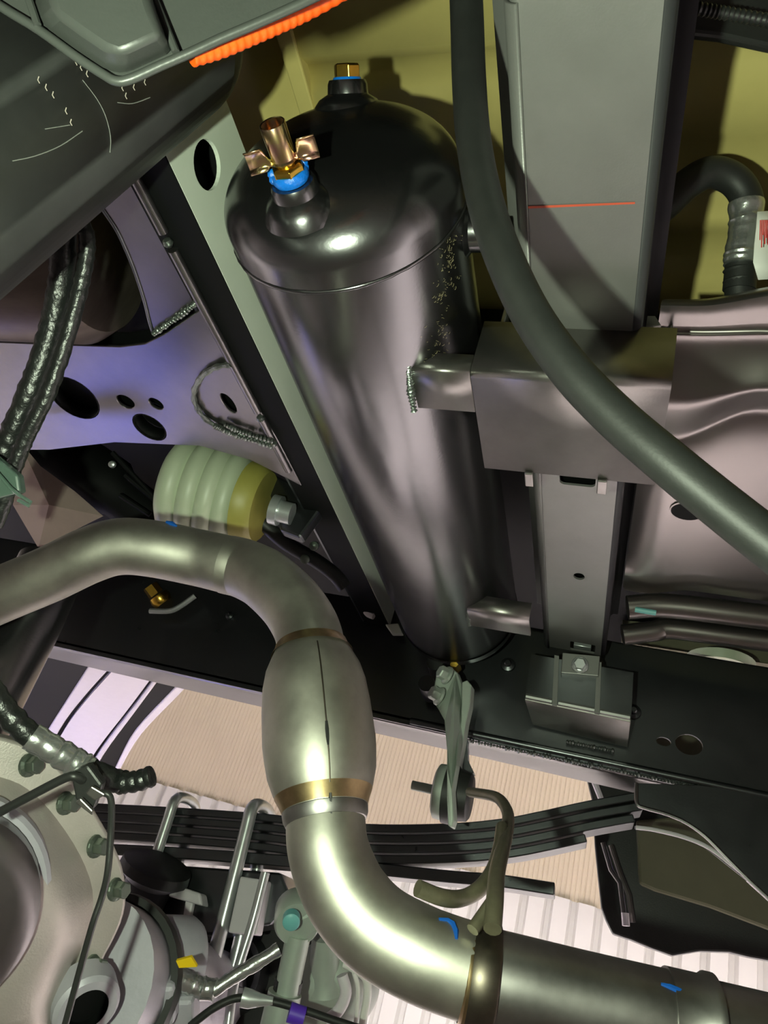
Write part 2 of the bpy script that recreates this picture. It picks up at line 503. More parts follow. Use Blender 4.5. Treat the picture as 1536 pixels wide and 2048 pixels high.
# valve boss
vb = P(598, 402, y=0.300)
bo2, vt_ = boss_on(tk, vb.x, vb.z, 0.026, 0.0175, 0.014, 'valve_boss')
AXV = Vector((-0.03, -1, 0.02)).normalized()
VB = vt_
dv = mesh('drain_valve', *lathe(VB - AXV * 0.006, AXV, [(0, 0), (0, 0.0085), (0.014, 0.0085), (0.0145, 0.0075), (0.030, 0.0075), (0.030, 0)], 28), 'brass', tk)
mesh('hex_collar', *lathe(VB + AXV * 0.002, AXV, [(0, 0), (0, 0.0125), (0.010, 0.0125), (0.0115, 0.010), (0.0115, 0)], 6), 'brass', dv, smooth=False, bevel=0.0006)
mb = MB().add(*lathe(VB, AXV, [(0, 0), (0, 0.0125), (0.0025, 0.0138), (0.006, 0.0134), (0.008, 0.0120), (0.0078, 0)], 28))
for i in range(14):
    a = random.uniform(-2.4, 0.6); rr = random.uniform(0.002, 0.0042)
    _, u, w = frame_of(AXV)
    p = VB + AXV * random.uniform(0.003, 0.009) + (u * math.cos(a) + w * math.sin(a)) * 0.0125
    mb.add(*lathe(p - AXV * rr, AXV, [(0, 0), (rr * 0.4, rr * 0.8), (rr, rr), (rr * 1.6, rr * 0.7), (rr * 2, 0)], 8))
mb.build('thread_sealant', 'blue', dv)
SL = VB + AXV * 0.0160
mesh('valve_sleeve', *lathe(SL, AXV, [(0, 0.0075), (0, 0.0098), (0.0010, 0.0104), (0.0022, 0.0092), (0.026, 0.0092), (0.0265, 0.0088), (0.0262, 0.0079), (0.010, 0.0078), (0.010, 0)], 36), 'zinc', dv)
U = Vector((0.93, 0.02, 0.36)).normalized()
U = (U - AXV * U.dot(AXV)).normalized(); W = AXV.cross(U).normalized()
for s in (-1, 1):
    prof = [(0.0085, 0.35, 0.0), (0.0110, 0.4, 0.0), (0.0125, 0.75, 0.6), (0.0140, 1.1, 1), (0.0255, 1.1, 1)]
    v = []; f = []
    cross = [(-0.0005, 0.0034), (0.0005, 0.0008), (0.0020, 0.0), (0.0105, 0.0), (0.0120, 0.0008), (0.0130, 0.0034)]
    WC = W if W.dot(FWD) < 0 else -W
    for r, k, k2 in prof:
        for a, b in cross: v.append(SL + U * (s * r) + AXV * (a * k) + WC * (b * k2 + 0.004))
    for i in range(len(prof) - 1):
        for j in range(5): f.append([i * 6 + j, i * 6 + j + 1, (i + 1) * 6 + j + 1, (i + 1) * 6 + j])
    mesh('wing_handle', v, f, 'zinc', dv, smooth=True, solid=0.0013)
# side boss on the cylinder, pointing to the hat bar
sb = Vector((TX + 0.093, 0.385, TZ + 0.012))
bo3 = mesh('side_boss', *lathe(sb - Vector((0.008, 0, 0)), (1, 0, 0.06), [(0, 0.030), (0.008, 0.028), (0.014, 0.0215), (0.017, 0.0175), (0.033, 0.0175), (0.034, 0.016), (0.034, 0)], 40), 'tank', tk)
sbt = sb + Vector((0.026, 0, 0.0016))
mesh('thread_sealant', *lathe(sbt, (1, 0, 0.06), [(0, 0), (0, 0.012), (0.003, 0.0125), (0.003, 0)], 24), 'blue', bo3)
mesh('hex_plug', *lathe(sbt + Vector((0.003, 0, 0)), (1, 0, 0.06), [(0, 0), (0, 0.0115), (0.009, 0.0115), (0.009, 0)], 6), 'brass', bo3, smooth=False, bevel=0.0006)
# bracket arms welded to the tank
for ya, yb_, xe in ((0.456, 0.508, -0.1436), (0.938, 0.990, -0.112)):
    pr = [(ya, 0.446), (ya, 0.4275), (ya + 0.0025, 0.425), (yb_, 0.425)]
    n = len(pr)
    v = [Vector((-0.200, p, q)) for p, q in pr] + [Vector((xe, p, q)) for p, q in pr]
    f = [[i, i + 1, n + i + 1, n + i] for i in range(n - 1)]
    arm = mesh('bracket_arm', v, f, 'satin', tk, smooth=None, solid=-0.004)
    w = blob_row([(-0.199, ya - 0.001, 0.428), (-0.2005, ya + 0.02, 0.4245), (-0.203, yb_ + 0.002, 0.4235)], 0.0042, 16, 0.15)
    w.build('weld_bead', 'weld', arm)
mb = MB()
for i in range(150):
    yy = 0.36 + 0.11 * random.random() ** 1.4; ang_ = math.radians(random.gauss(-16, 5) - (yy - 0.36) * 230)
    c_ = Vector((TX + (TR + 0.0004) * math.cos(ang_), yy, TZ + (TR + 0.0004) * math.sin(ang_)))
    tn = Vector((-math.sin(ang_), random.uniform(-1.4, 1.4), math.cos(ang_))).normalized() * random.uniform(0.0003, 0.0016)
    nr = Vector((math.cos(ang_), 0, math.sin(ang_)))
    mb.add(*sweep([c_ - tn, c_ + nr * 0.0005, c_ + tn], 0.00012, 4))
df_ = mb.build('dust_fibres', 'dustf', tk); df_['kind'] = 'stuff'
far_plug = P(912, 1334, y=1.15)
mesh('hex_plug', *lathe((far_plug.x, 1.128, far_plug.z), (0, 1, 0), [(0, 0), (0, 0.009), (0.028, 0.009), (0.028, 0)], 6), 'brass', tk, smooth=False, label='small brass plug at the far end')

# ================================================================== HAT BAR (cross bar carrying the tank)
BZ = 0.482
hb = thing('hat_crossbar', 'grey hat-section steel cross bar running beside the black tank to the rail', 'crossbar', (-0.055, 0.6, BZ))
XL, XR = -0.1045, -0.0085
CR = 0.007


def bar_plate(y0, y1, z0, z1, holes=[]):
    o = [Vector((XL + CR, y0, z0)), Vector((XR - CR, y0, z0)), Vector((XR - CR, y1, z1)), Vector((XL + CR, y1, z1))]
    return plate(o, holes, (0, 0, 0.003))


holes = []
c = P(1158, 1153, z=BZ); holes.append(ell(c, (0.0075, 0, 0), (0, 0.0095, 0), 20))
a = P(1120, 958, z=BZ); b = P(1190, 972, z=BZ)
c0 = (a + b) / 2
rr = lambda c, hx, hy, r: [Vector((c.x + sx * (hx - r) + r * math.cos(t), c.y + sy * (hy - r) + r * math.sin(t), c.z)) for sx, sy, t0 in ((1, 1, 0), (-1, 1, 90), (-1, -1, 180), (1, -1, 270)) for t in [math.radians(t0 + 22.5 * q) for q in range(5)]]
holes.append(rr(Vector((c0.x, c0.y - 0.008, BZ)), 0.0195, 0.0145, 0.006))
c1 = P(1165, 1295, z=BZ)
holes.append(rr(c1, 0.020, 0.017, 0.003))
mb = MB().add(*bar_plate(0.20, 1.165, BZ, BZ, holes))
bp = mb.build('bottom_plate', 'bar', hb, smooth=None)
for s in (-1, 1):
    xe = XL if s < 0 else XR
    xc = xe - s * CR
    pr = [(xc + s * CR * math.sin(a), BZ + CR - CR * math.cos(a)) for a in [PI / 2 * i / 8 for i in range(9)]]
    fl_w = 0.026 if s < 0 else 0.012
    pr += [(xe, 0.556), (xe + s * 0.004, 0.560), (xe + s * fl_w, 0.561)]
    v, f = extr(pr, 'y', 0.20, 1.165, lambda p, q, t: Vector((p, t, q)))
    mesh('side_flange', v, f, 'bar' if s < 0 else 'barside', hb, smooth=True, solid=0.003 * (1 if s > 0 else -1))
# near end: bends upward and widens
ys = [0.20, 0.19, 0.18, 0.17, 0.16, 0.15, 0.14, 0.12, 0.05, -0.25]
zs = [0.0, 0.0004, 0.0016, 0.0038, 0.0072, 0.0118, 0.017, 0.029, 0.072, 0.255]
ws = [0, 0.001, 0.002, 0.004, 0.006, 0.007, 0.008, 0.010, 0.014, 0.02]
cross = []
v = []; f = []
NB = 0
for yv_, zv, wv in zip(ys, zs, ws):
    row = []
    for s in (-1, 1):
        xe = (XL - wv * 0.5) if s < 0 else (XR + wv)
        xc = xe - s * CR
        r = [(xc + s * CR * math.sin(a), BZ + CR - CR * math.cos(a) + zv) for a in [PI / 2 * i / 6 for i in range(7)]] + [(xe, 0.56 + zv)]
        row += (r[::-1] if s < 0 else r)
    NB = len(row)
    v += [Vector((p, yv_, q)) for p, q in row]
for i in range(len(ys) - 1):
    for k in range(NB - 1): f.append([i * NB + k, i * NB + k + 1, (i + 1) * NB + k + 1, (i + 1) * NB + k])
mesh('raised_end', v, f, 'bar', hb, smooth=True)
mesh('paint_mark', [P(1040, 413, z=BZ - 0.0004), P(1270, 404, z=BZ - 0.0004), P(1270, 408, z=BZ - 0.0004), P(1040, 418, z=BZ - 0.0004)], [[0, 1, 2, 3]], 'redpaint', hb, smooth=False, label='thin orange red marker line')
mesh('bar_hole_shade', *box(XL + 0.008, XR - 0.008, 0.62, 1.15, BZ + 0.018, BZ + 0.02), 'dullblack', hb, smooth=False)  # black sheet inside the bar, paints the shade seen through its holes
for px, py, r in ((1291, 279, 0.0026), (1288, 452, 0.0015), (1287, 462, 0.002)):
    p = P(px, py, z=BZ + 0.01)
    mesh('weld_spatter', *lathe(p - Vector((0, 0, r)), (0, 0, 1), [(0, 0), (r * 0.4, r * 0.8), (r, r), (r * 1.6, r * 0.7), (r * 2, 0)], 10), 'dust', hb)
nut = P(1165, 1293, z=BZ + 0.012)
mesh('weld_nut', *obox(nut, Vector((1, 0, 0)), Vector((0, 1, 0)), Vector((0, 0, 1)), 0.014, 0.009, 0.004), 'galv', hb, bevel=0.001)

# ================================================================== MOUNT BRACKET round the bar
mbk = thing('tank_mount_bracket', 'folded black sheet bracket clamped under the cross bar and holding the tank', 'bracket', (-0.06, 0.52, 0.425))
R0 = 0.0075
pr = [(0.4555, 0.4875)] + [(0.4555 + R0 - R0 * math.cos(a), 0.425 + R0 - R0 * math.sin(a)) for a in [PI / 2 * i / 8 for i in range(9)]] + [(0.594, 0.425)]
v, f = extr(pr, 'x', -0.143, 0.020, lambda p, q, t: Vector((t, p, q)))
mesh('folded_plate', v, f, 'satin', mbk, smooth=True, solid=-0.0042)
for px in (1060, 1204):
    a = P(px - 9, 958, z=0.4252); b = P(px + 9, 985, z=0.4252)
    mesh('tab', *box(min(a.x, b.x), max(a.x, b.x), 0.592, 0.592 + 0.022, 0.4215, 0.4255), 'satin', mbk, smooth=False, bevel=0.001)
pts = [(1292, 652), (1295, 632), (1310, 632), (1322, 650)]
mesh('notch_tab', *prism(PP(pts, y=0.4555), (0, 0.004, 0)), 'satin', mbk, smooth=False)
for s, x0 in ((-1, -0.139), (1, 0.016)):
    mesh('side_cheek', *box(x0 - 0.002, x0 + 0.002, 0.50, 0.590, 0.427, 0.556), 'satin', mbk, smooth=False, bevel=0.001)

# ================================================================== LEFT CHANNEL CROSSMEMBER
XW = -0.390
lc = thing('channel_crossmember', 'long channel crossmember left of the tank with pale lit web and oval hole', 'crossmember', (XW - 0.02, 0.6, 0.483))
h = P(415, 330, x=XW)
hol = ell(h, (0, 0.0205, 0), (0, 0, 0.0225), 28)
v, f = plate([Vector((XW, -0.2, 0.4835)), Vector((XW, 1.205, 0.4835)), Vector((XW, 1.205, 0.596)), Vector((XW, -0.2, 0.596))], [hol], (-0.004, 0, 0))
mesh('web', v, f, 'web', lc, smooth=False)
mesh('bottom_flange', *box(XW - 0.05, XW - 0.0005, -0.2, 1.205, 0.4825, 0.4865), 'dullblack', lc, smooth=False, bevel=0.001)
mesh('top_flange', *box(XW - 0.05, XW - 0.001, -0.2, 1.205, 0.592, 0.596), 'frame', lc, smooth=False)
mesh('back_web', *box(XW - 0.054, XW - 0.05, -0.2, 1.205, 0.484, 0.596), 'frame', lc, smooth=False)
bx = XW - 0.036
for a_, b_ in ((0.12, 0.355), (0.374, 0.602), (0.615, 0.72)):
    mesh('rolled_edge', *sweep([Vector((bx - 0.002, a_, 0.4795)), Vector((bx - 0.002, b_, 0.4795))], 0.0052, 12), 'plate', lc)
for yy in (0.360, 0.608):
    mesh('weld_bead', *lathe((bx - 0.002, yy, 0.478), (0, 1, 0), [(0, 0), (0.002, 0.004), (0.006, 0.0052), (0.009, 0.003), (0.0105, 0)], 10), 'weld', lc)

# ================================================================== GUSSET PLATES left of the channel
ZG = 0.480
gp = thing('gusset_plate', 'satin dark gusset plate with four oval holes left of the tank', 'plate', (-0.6, 0.6, ZG))


def hole_px(cx_, cy_, ax_, ay_, bx_, by_, n=24, z=ZG):
    c = P(cx_, cy_, z=z)
    u = P(cx_ + ax_, cy_ + ay_, z=z) - c; w = P(cx_ + bx_, cy_ + by_, z=z) - c
    return ell(c, u, w, n)


outer = PP([(-160, 690), (0, 685), (120, 690), (240, 694), (290, 688), (330, 668), (405, 617), (500, 790), (555, 880), (603, 972), (560, 950), (500, 920), (400, 892), (230, 885), (100, 900), (-160, 900)], z=ZG)
hs = [hole_px(148, 797, 46, 30, -14, 26), hole_px(251, 804, 17, 10, -5, 9), hole_px(312, 808, 14, 9, -4, 7), hole_px(299, 855, 30, 19, -9, 16), hole_px(457, 807, 14, 19, -8, 4)]
v, f = plate(outer, hs, (0, 0, 0.004))
gm = mesh('plate_sheet', v, f, 'plate', gp, smooth=False, bevel=0.0008, seg=1)
mesh('gusset_hole_shade', *prism([p + Vector((0, 0, 0.021)) for p in outer], (0, 0, 0.003)), 'dullblack', gp, smooth=False)  # black sheet puts shade behind the gusset holes
# upturned lips inside the two big holes
for hh in (hs[0], hs[3]):
    n = len(hh)
    v = hh + [p + Vector((0, 0, 0.02)) for p in hh]
    mesh('hole_lip', v, [[i, (i + 1) % n, n + (i + 1) % n, n + i] for i in range(n)], 'dullblack', gp, solid=0.002)
# reinforcement patch with bead
patch = PP([(462, 728), (430, 735), (402, 755), (388, 785), (394, 815), (420, 845), (470, 868), (540, 888), (548, 884)], z=ZG - 0.004)
inner = PP([(466, 733), (500, 796), (545, 880), (470, 860), (426, 838), (402, 810), (398, 785), (412, 760), (436, 742)], z=ZG - 0.003)
mesh('weld_bead', *sweep(cat(patch, 5), [0.0034 + 0.0008 * math.sin(i * 1.9) for i in range(len(cat(patch, 5)))], 8), 'weld', gp)
w = blob_row(PP([(430, 852), (470, 870), (542, 892)], z=ZG - 0.006), 0.0038, 22, 0.3); w.build('weld_scales', 'weld', gp)
w = blob_row(PP([(450, 850), (490, 866), (545, 882)], z=ZG - 0.006), 0.0036, 16, 0.3); w.build('weld_scales', 'weld', gp)
# upper plate with curved cut edge
up = thing('curved_gusset', 'dark curved gusset plate beside the channel above the holed plate', 'plate', P(330, 500, z=ZG + 0.002))
outer = PP([(262, 235), (300, 275), (350, 420), (402, 590), (385, 612), (340, 645), (308, 667), (300, 640), (290, 600), (268, 535), (240, 470), (215, 430), (192, 398), (205, 330)], z=ZG + 0.003)
mesh('plate_sheet', *prism(outer, (0, 0, 0.004)), 'plate', up, smooth=False, bevel=0.001)
lip = PP([(192, 398), (215, 430), (240, 470), (268, 535), (290, 600), (300, 640), (308, 667)], z=ZG + 0.002)
lip = cat(lip, 4)
n = len(lip)
v = [p for p in lip] + [p + Vector((-0.012, 0, 0.05)) for p in lip]
mesh('turned_edge', v, [[i, i + 1, n + i + 1, n + i] for i in range(n - 1)], 'frame', up, solid=0.003)
w = blob_row(PP([(308, 667), (340, 645), (385, 612), (400, 596)], z=ZG), 0.0036, 26, 0.2); w.build('weld_bead', 'weld', up)

# ================================================================== FRAME RAIL
RY = 1.22
rl = thing('frame_rail', 'long black chassis frame rail behind the far end of the tank', 'rail', (-0.2, RY, 0.316))
hs = []
for cx_, cy_, a_, b_ in ((1327, 1483, 15, 9), (1378, 1489, 28, 21), (1436, 1510, 7, 10)):
    c = P(cx_, cy_, y=RY); u = P(cx_ + a_, cy_ + a_ * 0.17, y=RY) - c; w = P(cx_, cy_ + b_, y=RY) - c
    hs.append(ell(c, u, w, 20))
v, f = plate([Vector((-1.6, RY, 0.318)), Vector((1.2, RY, 0.318)), Vector((1.2, RY, 0.535)), Vector((-1.6, RY, 0.535))], hs[:2], (0, 0.005, 0))
mesh('web', v, f, 'frame', rl, smooth=False)
pr = [(RY, 0.330)] + [(RY + 0.012 - 0.012 * math.cos(a), 0.326 - 0.010 * math.sin(a)) for a in [PI / 2 * i / 6 for i in range(7)]] + [(RY + 0.10, 0.316)]
v, f = extr(pr, 'x', -1.6, 1.2, lambda p, q, t: Vector((t, p, q)))
mesh('bottom_flange', v, f, 'plate', rl, smooth=True, solid=-0.004)
mesh('top_flange', *box(-1.6, 1.2, RY, RY + 0.06, 0.531, 0.536), 'frame', rl, smooth=False, bevel=0.002)
a, b = P(935, 1467, y=RY - 0.002), P(1536, 1588, y=RY - 0.002)
mesh('formed_ridge', *sweep([a + Vector((-0.1, 0, 0)), b + Vector((0.3, 0, 0))], 0.006, 10), 'frame', rl)
a, b = P(940, 1482, y=RY - 0.001), P(1536, 1602, y=RY - 0.001)
w = blob_row([a, a.lerp(b, 0.5), b], 0.0036, 90, 0.45); w.build('weld_bead', 'weld', rl)
mesh('reinforcement_patch', *prism(PP([(1305, 1412), (1495, 1440), (1495, 1540), (1300, 1510)], y=RY - 0.001), (0, -0.0015, 0)), 'frame', rl, smooth=False) if False else None
for px, py, r in ((1266, 1424, 0.006), (1016, 1330, 0.006), (460, 1232, 0.004)):
    mesh('stud', *lathe(P(px, py, y=RY), (0, -1, 0), [(0, r * 2.2), (0.004, r * 2.0), (0.006, r), (0.012, r), (0.014, r * 0.7), (0.014, 0)], 14), 'frame', rl)
# spring hanger gusset on the right
hg = thing('spring_hanger_plate', 'large dark curved hanger plate under the frame rail at the right', 'bracket', P(1450, 1650, y=RY - 0.03))
edge = [(1273, 1566), (1274, 1606), (1290, 1616), (1330, 1627), (1370, 1644), (1410, 1672), (1450, 1712), (1500, 1762), (1570, 1826), (1640, 1890), (1700, 1920), (1800, 1935)]
poly = PP(edge + [(1860, 1900), (1880, 1640), (1536, 1588), (1400, 1570)], y=RY - 0.006)
mesh('plate_sheet', *prism(poly, (0, 0.006, 0)), 'frame', hg, smooth=False, bevel=0.001)
e2 = cat(PP(edge, y=RY - 0.008), 4)
mesh('rolled_edge', *sweep(e2, 0.0030, 8), 'plate', hg)
edge3 = [(1272, 1655), (1310, 1660), (1370, 1675), (1420, 1697), (1470, 1735), (1520, 1775), (1580, 1830), (1650, 1890), (1800, 1950)]
e3 = cat(PP(edge3, y=RY + 0.03), 4); e4 = [p + Vector((0, 0.05, 0.012)) for p in e3]
n = len(e3)
mesh('flange_lip', e3 + e4, [[i, i + 1, n + i + 1, n + i] for i in range(n - 1)], 'frame', hg, solid=0.004)
mesh('rolled_edge', *sweep(e3, 0.0032, 8), 'lilac', hg)  # pale colour stands in for rim light along the bent edge
mesh('sleeve', *sweep(PP([(1498, 1756), (1580, 1830)], y=RY + 0.027), 0.0065, 10), 'lilac', hg)

# ================================================================== BAR END CLAMP on the rail
cl = thing('bar_end_clamp', 'black clamp block with pale lower face joining cross bar to frame rail', 'bracket', (-0.04, 1.17, 0.38))
fa = [P(1062, 1308, y=1.14), P(1267, 1345, y=1.14), P(1262, 1440, y=1.14), P(1050, 1396, y=1.14)]
fb = [p + Vector((0, 0.078, 0)) for p in fa[:2]] + [P(1256, 1491, y=1.212), P(1066, 1446, y=1.212)]
HF = [[0, 1, 2, 3], [7, 6, 5, 4], [0, 4, 5, 1], [1, 5, 6, 2], [3, 7, 4, 0]]
mesh('block', fa + fb, HF, 'frame', cl, smooth=False)
lo = [fa[3], fa[2], fb[2], fb[3]]
mesh('sloped_foot', *prism(lo, (0, 0.0006, -0.003)), 'satin', cl, smooth=False, bevel=0.0008)
for q in (1110, 1195):
    mesh('rib', *prism([P(q - 6, 1408 + (q - 1110) * 0.2, y=1.134), P(q + 4, 1410 + (q - 1110) * 0.2, y=1.134), P(q + 8, 1312 + (q - 1110) * 0.15, y=1.134), P(q - 1, 1310 + (q - 1110) * 0.15, y=1.134)], (0, 0.008, 0)), 'bar', cl, smooth=False)
mesh('step_plate', *prism([P(1122, 1345, y=1.128), P(1197, 1352, y=1.128), P(1200, 1312, y=1.128), P(1125, 1305, y=1.128)], (0, 0.015, 0)), 'bar', cl, smooth=False, bevel=0.001)
c = P(1160, 1330, y=1.126)
hexbolt(cl, c, (0, -1, -0.2), 0.010, 0.012, True, 'galv')
for q, w_ in ((1078, 26), (1153, 36), (1230, 30)):
    o_ = (q - 1153) * 0.205 + 1413
    a = P(q - w_, o_ - w_ * 0.2, y=1.138); b = P(q + w_, o_ + w_ * 0.2, y=1.138)
    mesh('edge_bead', *sweep([a, b], 0.0045, 8), 'bar', cl)
mesh('bottom_weld', *blob_row(PP([(1135, 1484), (1180, 1493), (1225, 1502)], y=1.214), 0.004, 18).__dict__.values(), 'weld', cl)

# ================================================================== RIGHT STAMPED PANEL
sp = thing('stamped_crossmember', 'wide stamped dark steel crossmember with oval hole at the right', 'panel', (0.3, 0.7, 0.52))
zrow = [.560, .530, .542, .534, .536, .535, .515, .514, .528, .529, .524, .521, .5195, .519, .520, .524, .53, .56]
rrow = [568, 572, 655, 664, 672, 695, 770, 776, 812, 820, 850, 900, 1000, 1150, 1162, 1170, 1180, 1195]
lrow = [598, 602, 660, 667, 674, 700, 800, 815, 870, 880, 900, 930, 1005, 1150, 1160, 1168, 1180, 1195]
ry_ = [P(1480, py, z=z).y for py, z in zip(rrow, zrow)]
ly_ = [P(1345, py, z=z).y for py, z in zip(lrow, zrow)]
xs = [0.005, 0.03, 0.045, 0.065, 0.085, 0.10, 0.115, 0.16, 0.30, 0.60]
v = []; f = []
n = len(zrow)
for ix, x in enumerate(xs):
    k = min(1, max(0, (x - 0.035) / 0.07)); k = k * k * (3 - 2 * k)
    for i in range(n):
        dz = 0.0
        if i in (1, 2) and x > 0.10: dz = -0.006 if i == 2 else 0
        if x < 0.02 and 9 <= i <= 13: dz = 0.012
        v.append(Vector((x, ly_[i] + (ry_[i] - ly_[i]) * k, zrow[i] + dz)))
for a in range(len(xs) - 1):
    for i in range(n - 1):
        f.append([a * n + i, a * n + i + 1, (a + 1) * n + i + 1, (a + 1) * n + i])
so = mesh('panel_sheet', v, f, 'stamp', sp, smooth=True)
md = so.modifiers.new('sub', 'SUBSURF'); md.levels = 2; md.render_levels = 2
c = P(1372, 1024, z=0.5105)
mesh('oval_hole', *plate(hole_px(1374, 1024, 36, 3, 0, 19, 24, 0.5182), [hole_px(1374, 1024, 33, 3, 0, 16, 24, 0.5182)], (0, 0, 0.012)), 'stamp', sp)
mesh('hole_shade_disc', *prism(hole_px(1374, 1024, 33, 3, 0, 16, 24, 0.5182), (0, 0, -0.0002)), 'dullblack', sp, smooth=False)  # flat black disc paints the dark inside of the oval hole
# lower tubular members to the rail
def tubepx(name, pts, r, m, par, nn=12, seg=5, k='y'):
    return mesh(name, *sweep(cat(pts, seg), r, nn), m, par)


lt = thing('cross_tube', 'pair of dark grey tubes running right behind the stamped panel', 'tube', P(1400, 1240, y=1.05))
tubepx('tube', [P(1255, 1215, y=1.03), P(1340, 1212, y=1.03), P(1560, 1238, y=1.03), P(2300, 1330, y=1.03)], 0.018, 'stamp', lt)
tubepx('tube', [P(1245, 1270, y=1.08), P(1310, 1262, y=1.08), P(1350, 1258, y=1.08), P(1560, 1285, y=1.08), P(2300, 1375, y=1.08)], 0.016, 'stamp', lt)
mesh('bright_clip', *sweep(PP([(1270, 1219), (1312, 1226)], y=1.0), 0.004, 8), 'teal', lt)
oc = thing('olive_body_mount', 'olive body mount with round pale pad above the frame rail at the right', 'body mount', P(1430, 1330, y=1.3))
mesh('mount_block', *prism(PP([(1245, 1285), (1700, 1352), (1700, 1290), (1245, 1240)], y=1.46), (0, 0.05, 0)), 'olive2', oc, smooth=False)
mesh('mount_pad', *lathe(P(1440, 1338, y=1.38), (0, 0, 1), [(0, 0), (0, 0.055), (0.016, 0.06), (0.022, 0.05), (0.024, 0)], 28), 'cream', oc)

# ================================================================== RUBBER HOSE
hp = [(930, -60, .49), (934, 40, .485), (938, 160, .475), (946, 270, .462), (966, 385, .445), (1000, 495, .425), (1060, 625, .405), (1140, 740, .385), (1235, 838, .368), (1340, 928, .352), (1445, 1014, .340), (1570, 1112, .325), (1800, 1290, .30), (2150, 1540, .275)]
hq = cat(PD(hp), 8)
ho = mesh('rubber_hose', *sweep(hq, 0.0112, 24), 'rubber')
tag(ho, 'thick black rubber hose curving across in front of the cross bar', 'hose')

# ================================================================== EXHAUST
ex = thing('exhaust_pipe', 'stainless exhaust pipe with swollen resonator bending past the tank', 'exhaust', P(640, 1900, d=.55))
RP = 0.0295
path = cat(PD([(-90, 1230, .765), (0, 1190, .76), (100, 1148, .755), (180, 1110, .75), (240, 1093, .75), (310, 1098, .75), (400, 1116, .75), (460, 1130, .74)]), 7)
mesh('upper_pipe', *sweep(path, RP, 28), 'steel', ex)
path = cat(PD([(455, 1129, .74), (490, 1138, .735), (530, 1158, .715), (575, 1198, .69), (605, 1240, .67), (618, 1272, .655), (624, 1305, .64)]), 7)
mesh('upper_bend', *sweep(path, RP * 1.02, 28), 'steel', ex)
A = P(623, 1296, d=.642); B = P(652, 1642, d=.556)
ax = (B - A); L = ax.length
pr = [(-0.004, RP * 1.03), (0.0, RP * 1.06), (0.010, 0.0360), (0.022, 0.0412), (0.036, 0.0442), (0.056, 0.0458), (0.085, 0.0463), (L - 0.052, 0.0456), (L - 0.036, 0.0436), (L - 0.023, 0.0396), (L - 0.012, 0.0345), (L - 0.004, 0.0312), (L, 0.0305)]
mesh('resonator', *lathe(A, ax, pr, 48), 'steel', ex, smooth=True)
axn = ax.normalized()
_, u_, w_ = frame_of(axn)
mesh('weld_ring', *lathe(B - axn * 0.0085, axn, [(0, 0.0325), (0.001, 0.0335), (0.006, 0.0330), (0.010, 0.0312), (0.0105, 0.030)], 48), 'steel2', ex)
mesh('heat_tint_band', *lathe(B - axn * 0.020, axn, [(0, 0.0386), (0.006, 0.0357), (0.0115, 0.0334)], 48), 'heat', ex)
mesh('heat_tint_band', *lathe(A - axn * 0.003, axn, [(0, 0.0315), (0.004, 0.0328), (0.010, 0.0362)], 48), 'heat', ex)
# seam along the resonator
tocam = (-(A + B) / 2).normalized(); tocam = (tocam - axn * tocam.dot(axn)).normalized()
side = axn.cross(tocam)
sd = (tocam * 0.97 - side * 0.14).normalized() if side.dot(RIGHT) < 0 else (tocam * 0.97 + side * 0.14).normalized()
def res_r(t):
    for (a, ra), (b, rb) in zip(pr, pr[1:]):
        if a <= t <= b: return ra + (rb - ra) * (t - a) / (b - a)
    return RP
mesh('seam', *sweep([A + axn * t + sd * (res_r(t) - 0.0001) for t in [0.012 + (L - 0.03) * i / 14 for i in range(15)]], 0.0007, 6), 'collar', ex)
for t in (0.085, 0.135):
    mesh('seam_mark', *sweep([A + axn * (t + q * 0.006) + sd * (res_r(t + q * .006) + 0.0001) for q in range(4)], [0.0011, 0.0016, 0.0014, 0.0008], 6), 'plastic', ex)
path = cat(PD([(651, 1632, .558), (655, 1690, .545), (672, 1745, .535), (702, 1802, .525), (757, 1860, .515), (845, 1908, .505), (940, 1942, .50), (985, 1954, .498)]), 8)
mesh('lower_bend', *sweep(path, RP * 1.03, 30), 'steel', ex)
path = cat(PD([(950, 1946, .50), (1060, 1974, .495), (1180, 2004, .49), (1340, 2042, .483), (1600, 2104, .475), (2300, 2270, .455), (3300, 2510, .43)]), 5)
mesh('tail_pipe', *sweep(path, RP * 1.01, 30), 'steel2', ex)
C0 = P(955, 1950, d=.50); C1 = P(1180, 2004, d=.49); axp = (C1 - C0).normalized()
mesh('collar_ring', *lathe(C0 - axp * 0.002, axp, [(-0.004, RP), (-0.004, RP * 1.10), (0.000, RP * 1.16), (0.013, RP * 1.16), (0.0145, RP * 1.12), (0.0145, RP)], 40), 'collar', ex)
mesh('collar_weld', *lathe(C0 - axp * 0.010, axp, [(0, RP * 1.02), (0.002, RP * 1.10), (0.005, RP * 1.10), (0.008, RP * 1.04)], 40), 'heat', ex)
D0 = P(1372, 2049, d=.482)
mesh('coupling', *lathe(D0 - axp * 0.014, axp, [(0, RP), (0, RP * 1.06), (0.022, RP * 1.06), (0.025, RP * 1.14), (0.030, RP * 1.14), (0.030, RP)], 40), 'steel2', ex)


def paint_px(par, pts, d, wpx):
    p = PD([(x, y, d) for x, y in pts])
    return mesh('paint_mark', *sweep(cat(p, 3), wpx / F * d * 0.5, 6, flat=0.3), 'bluepaint', par, label='blue marker paint')


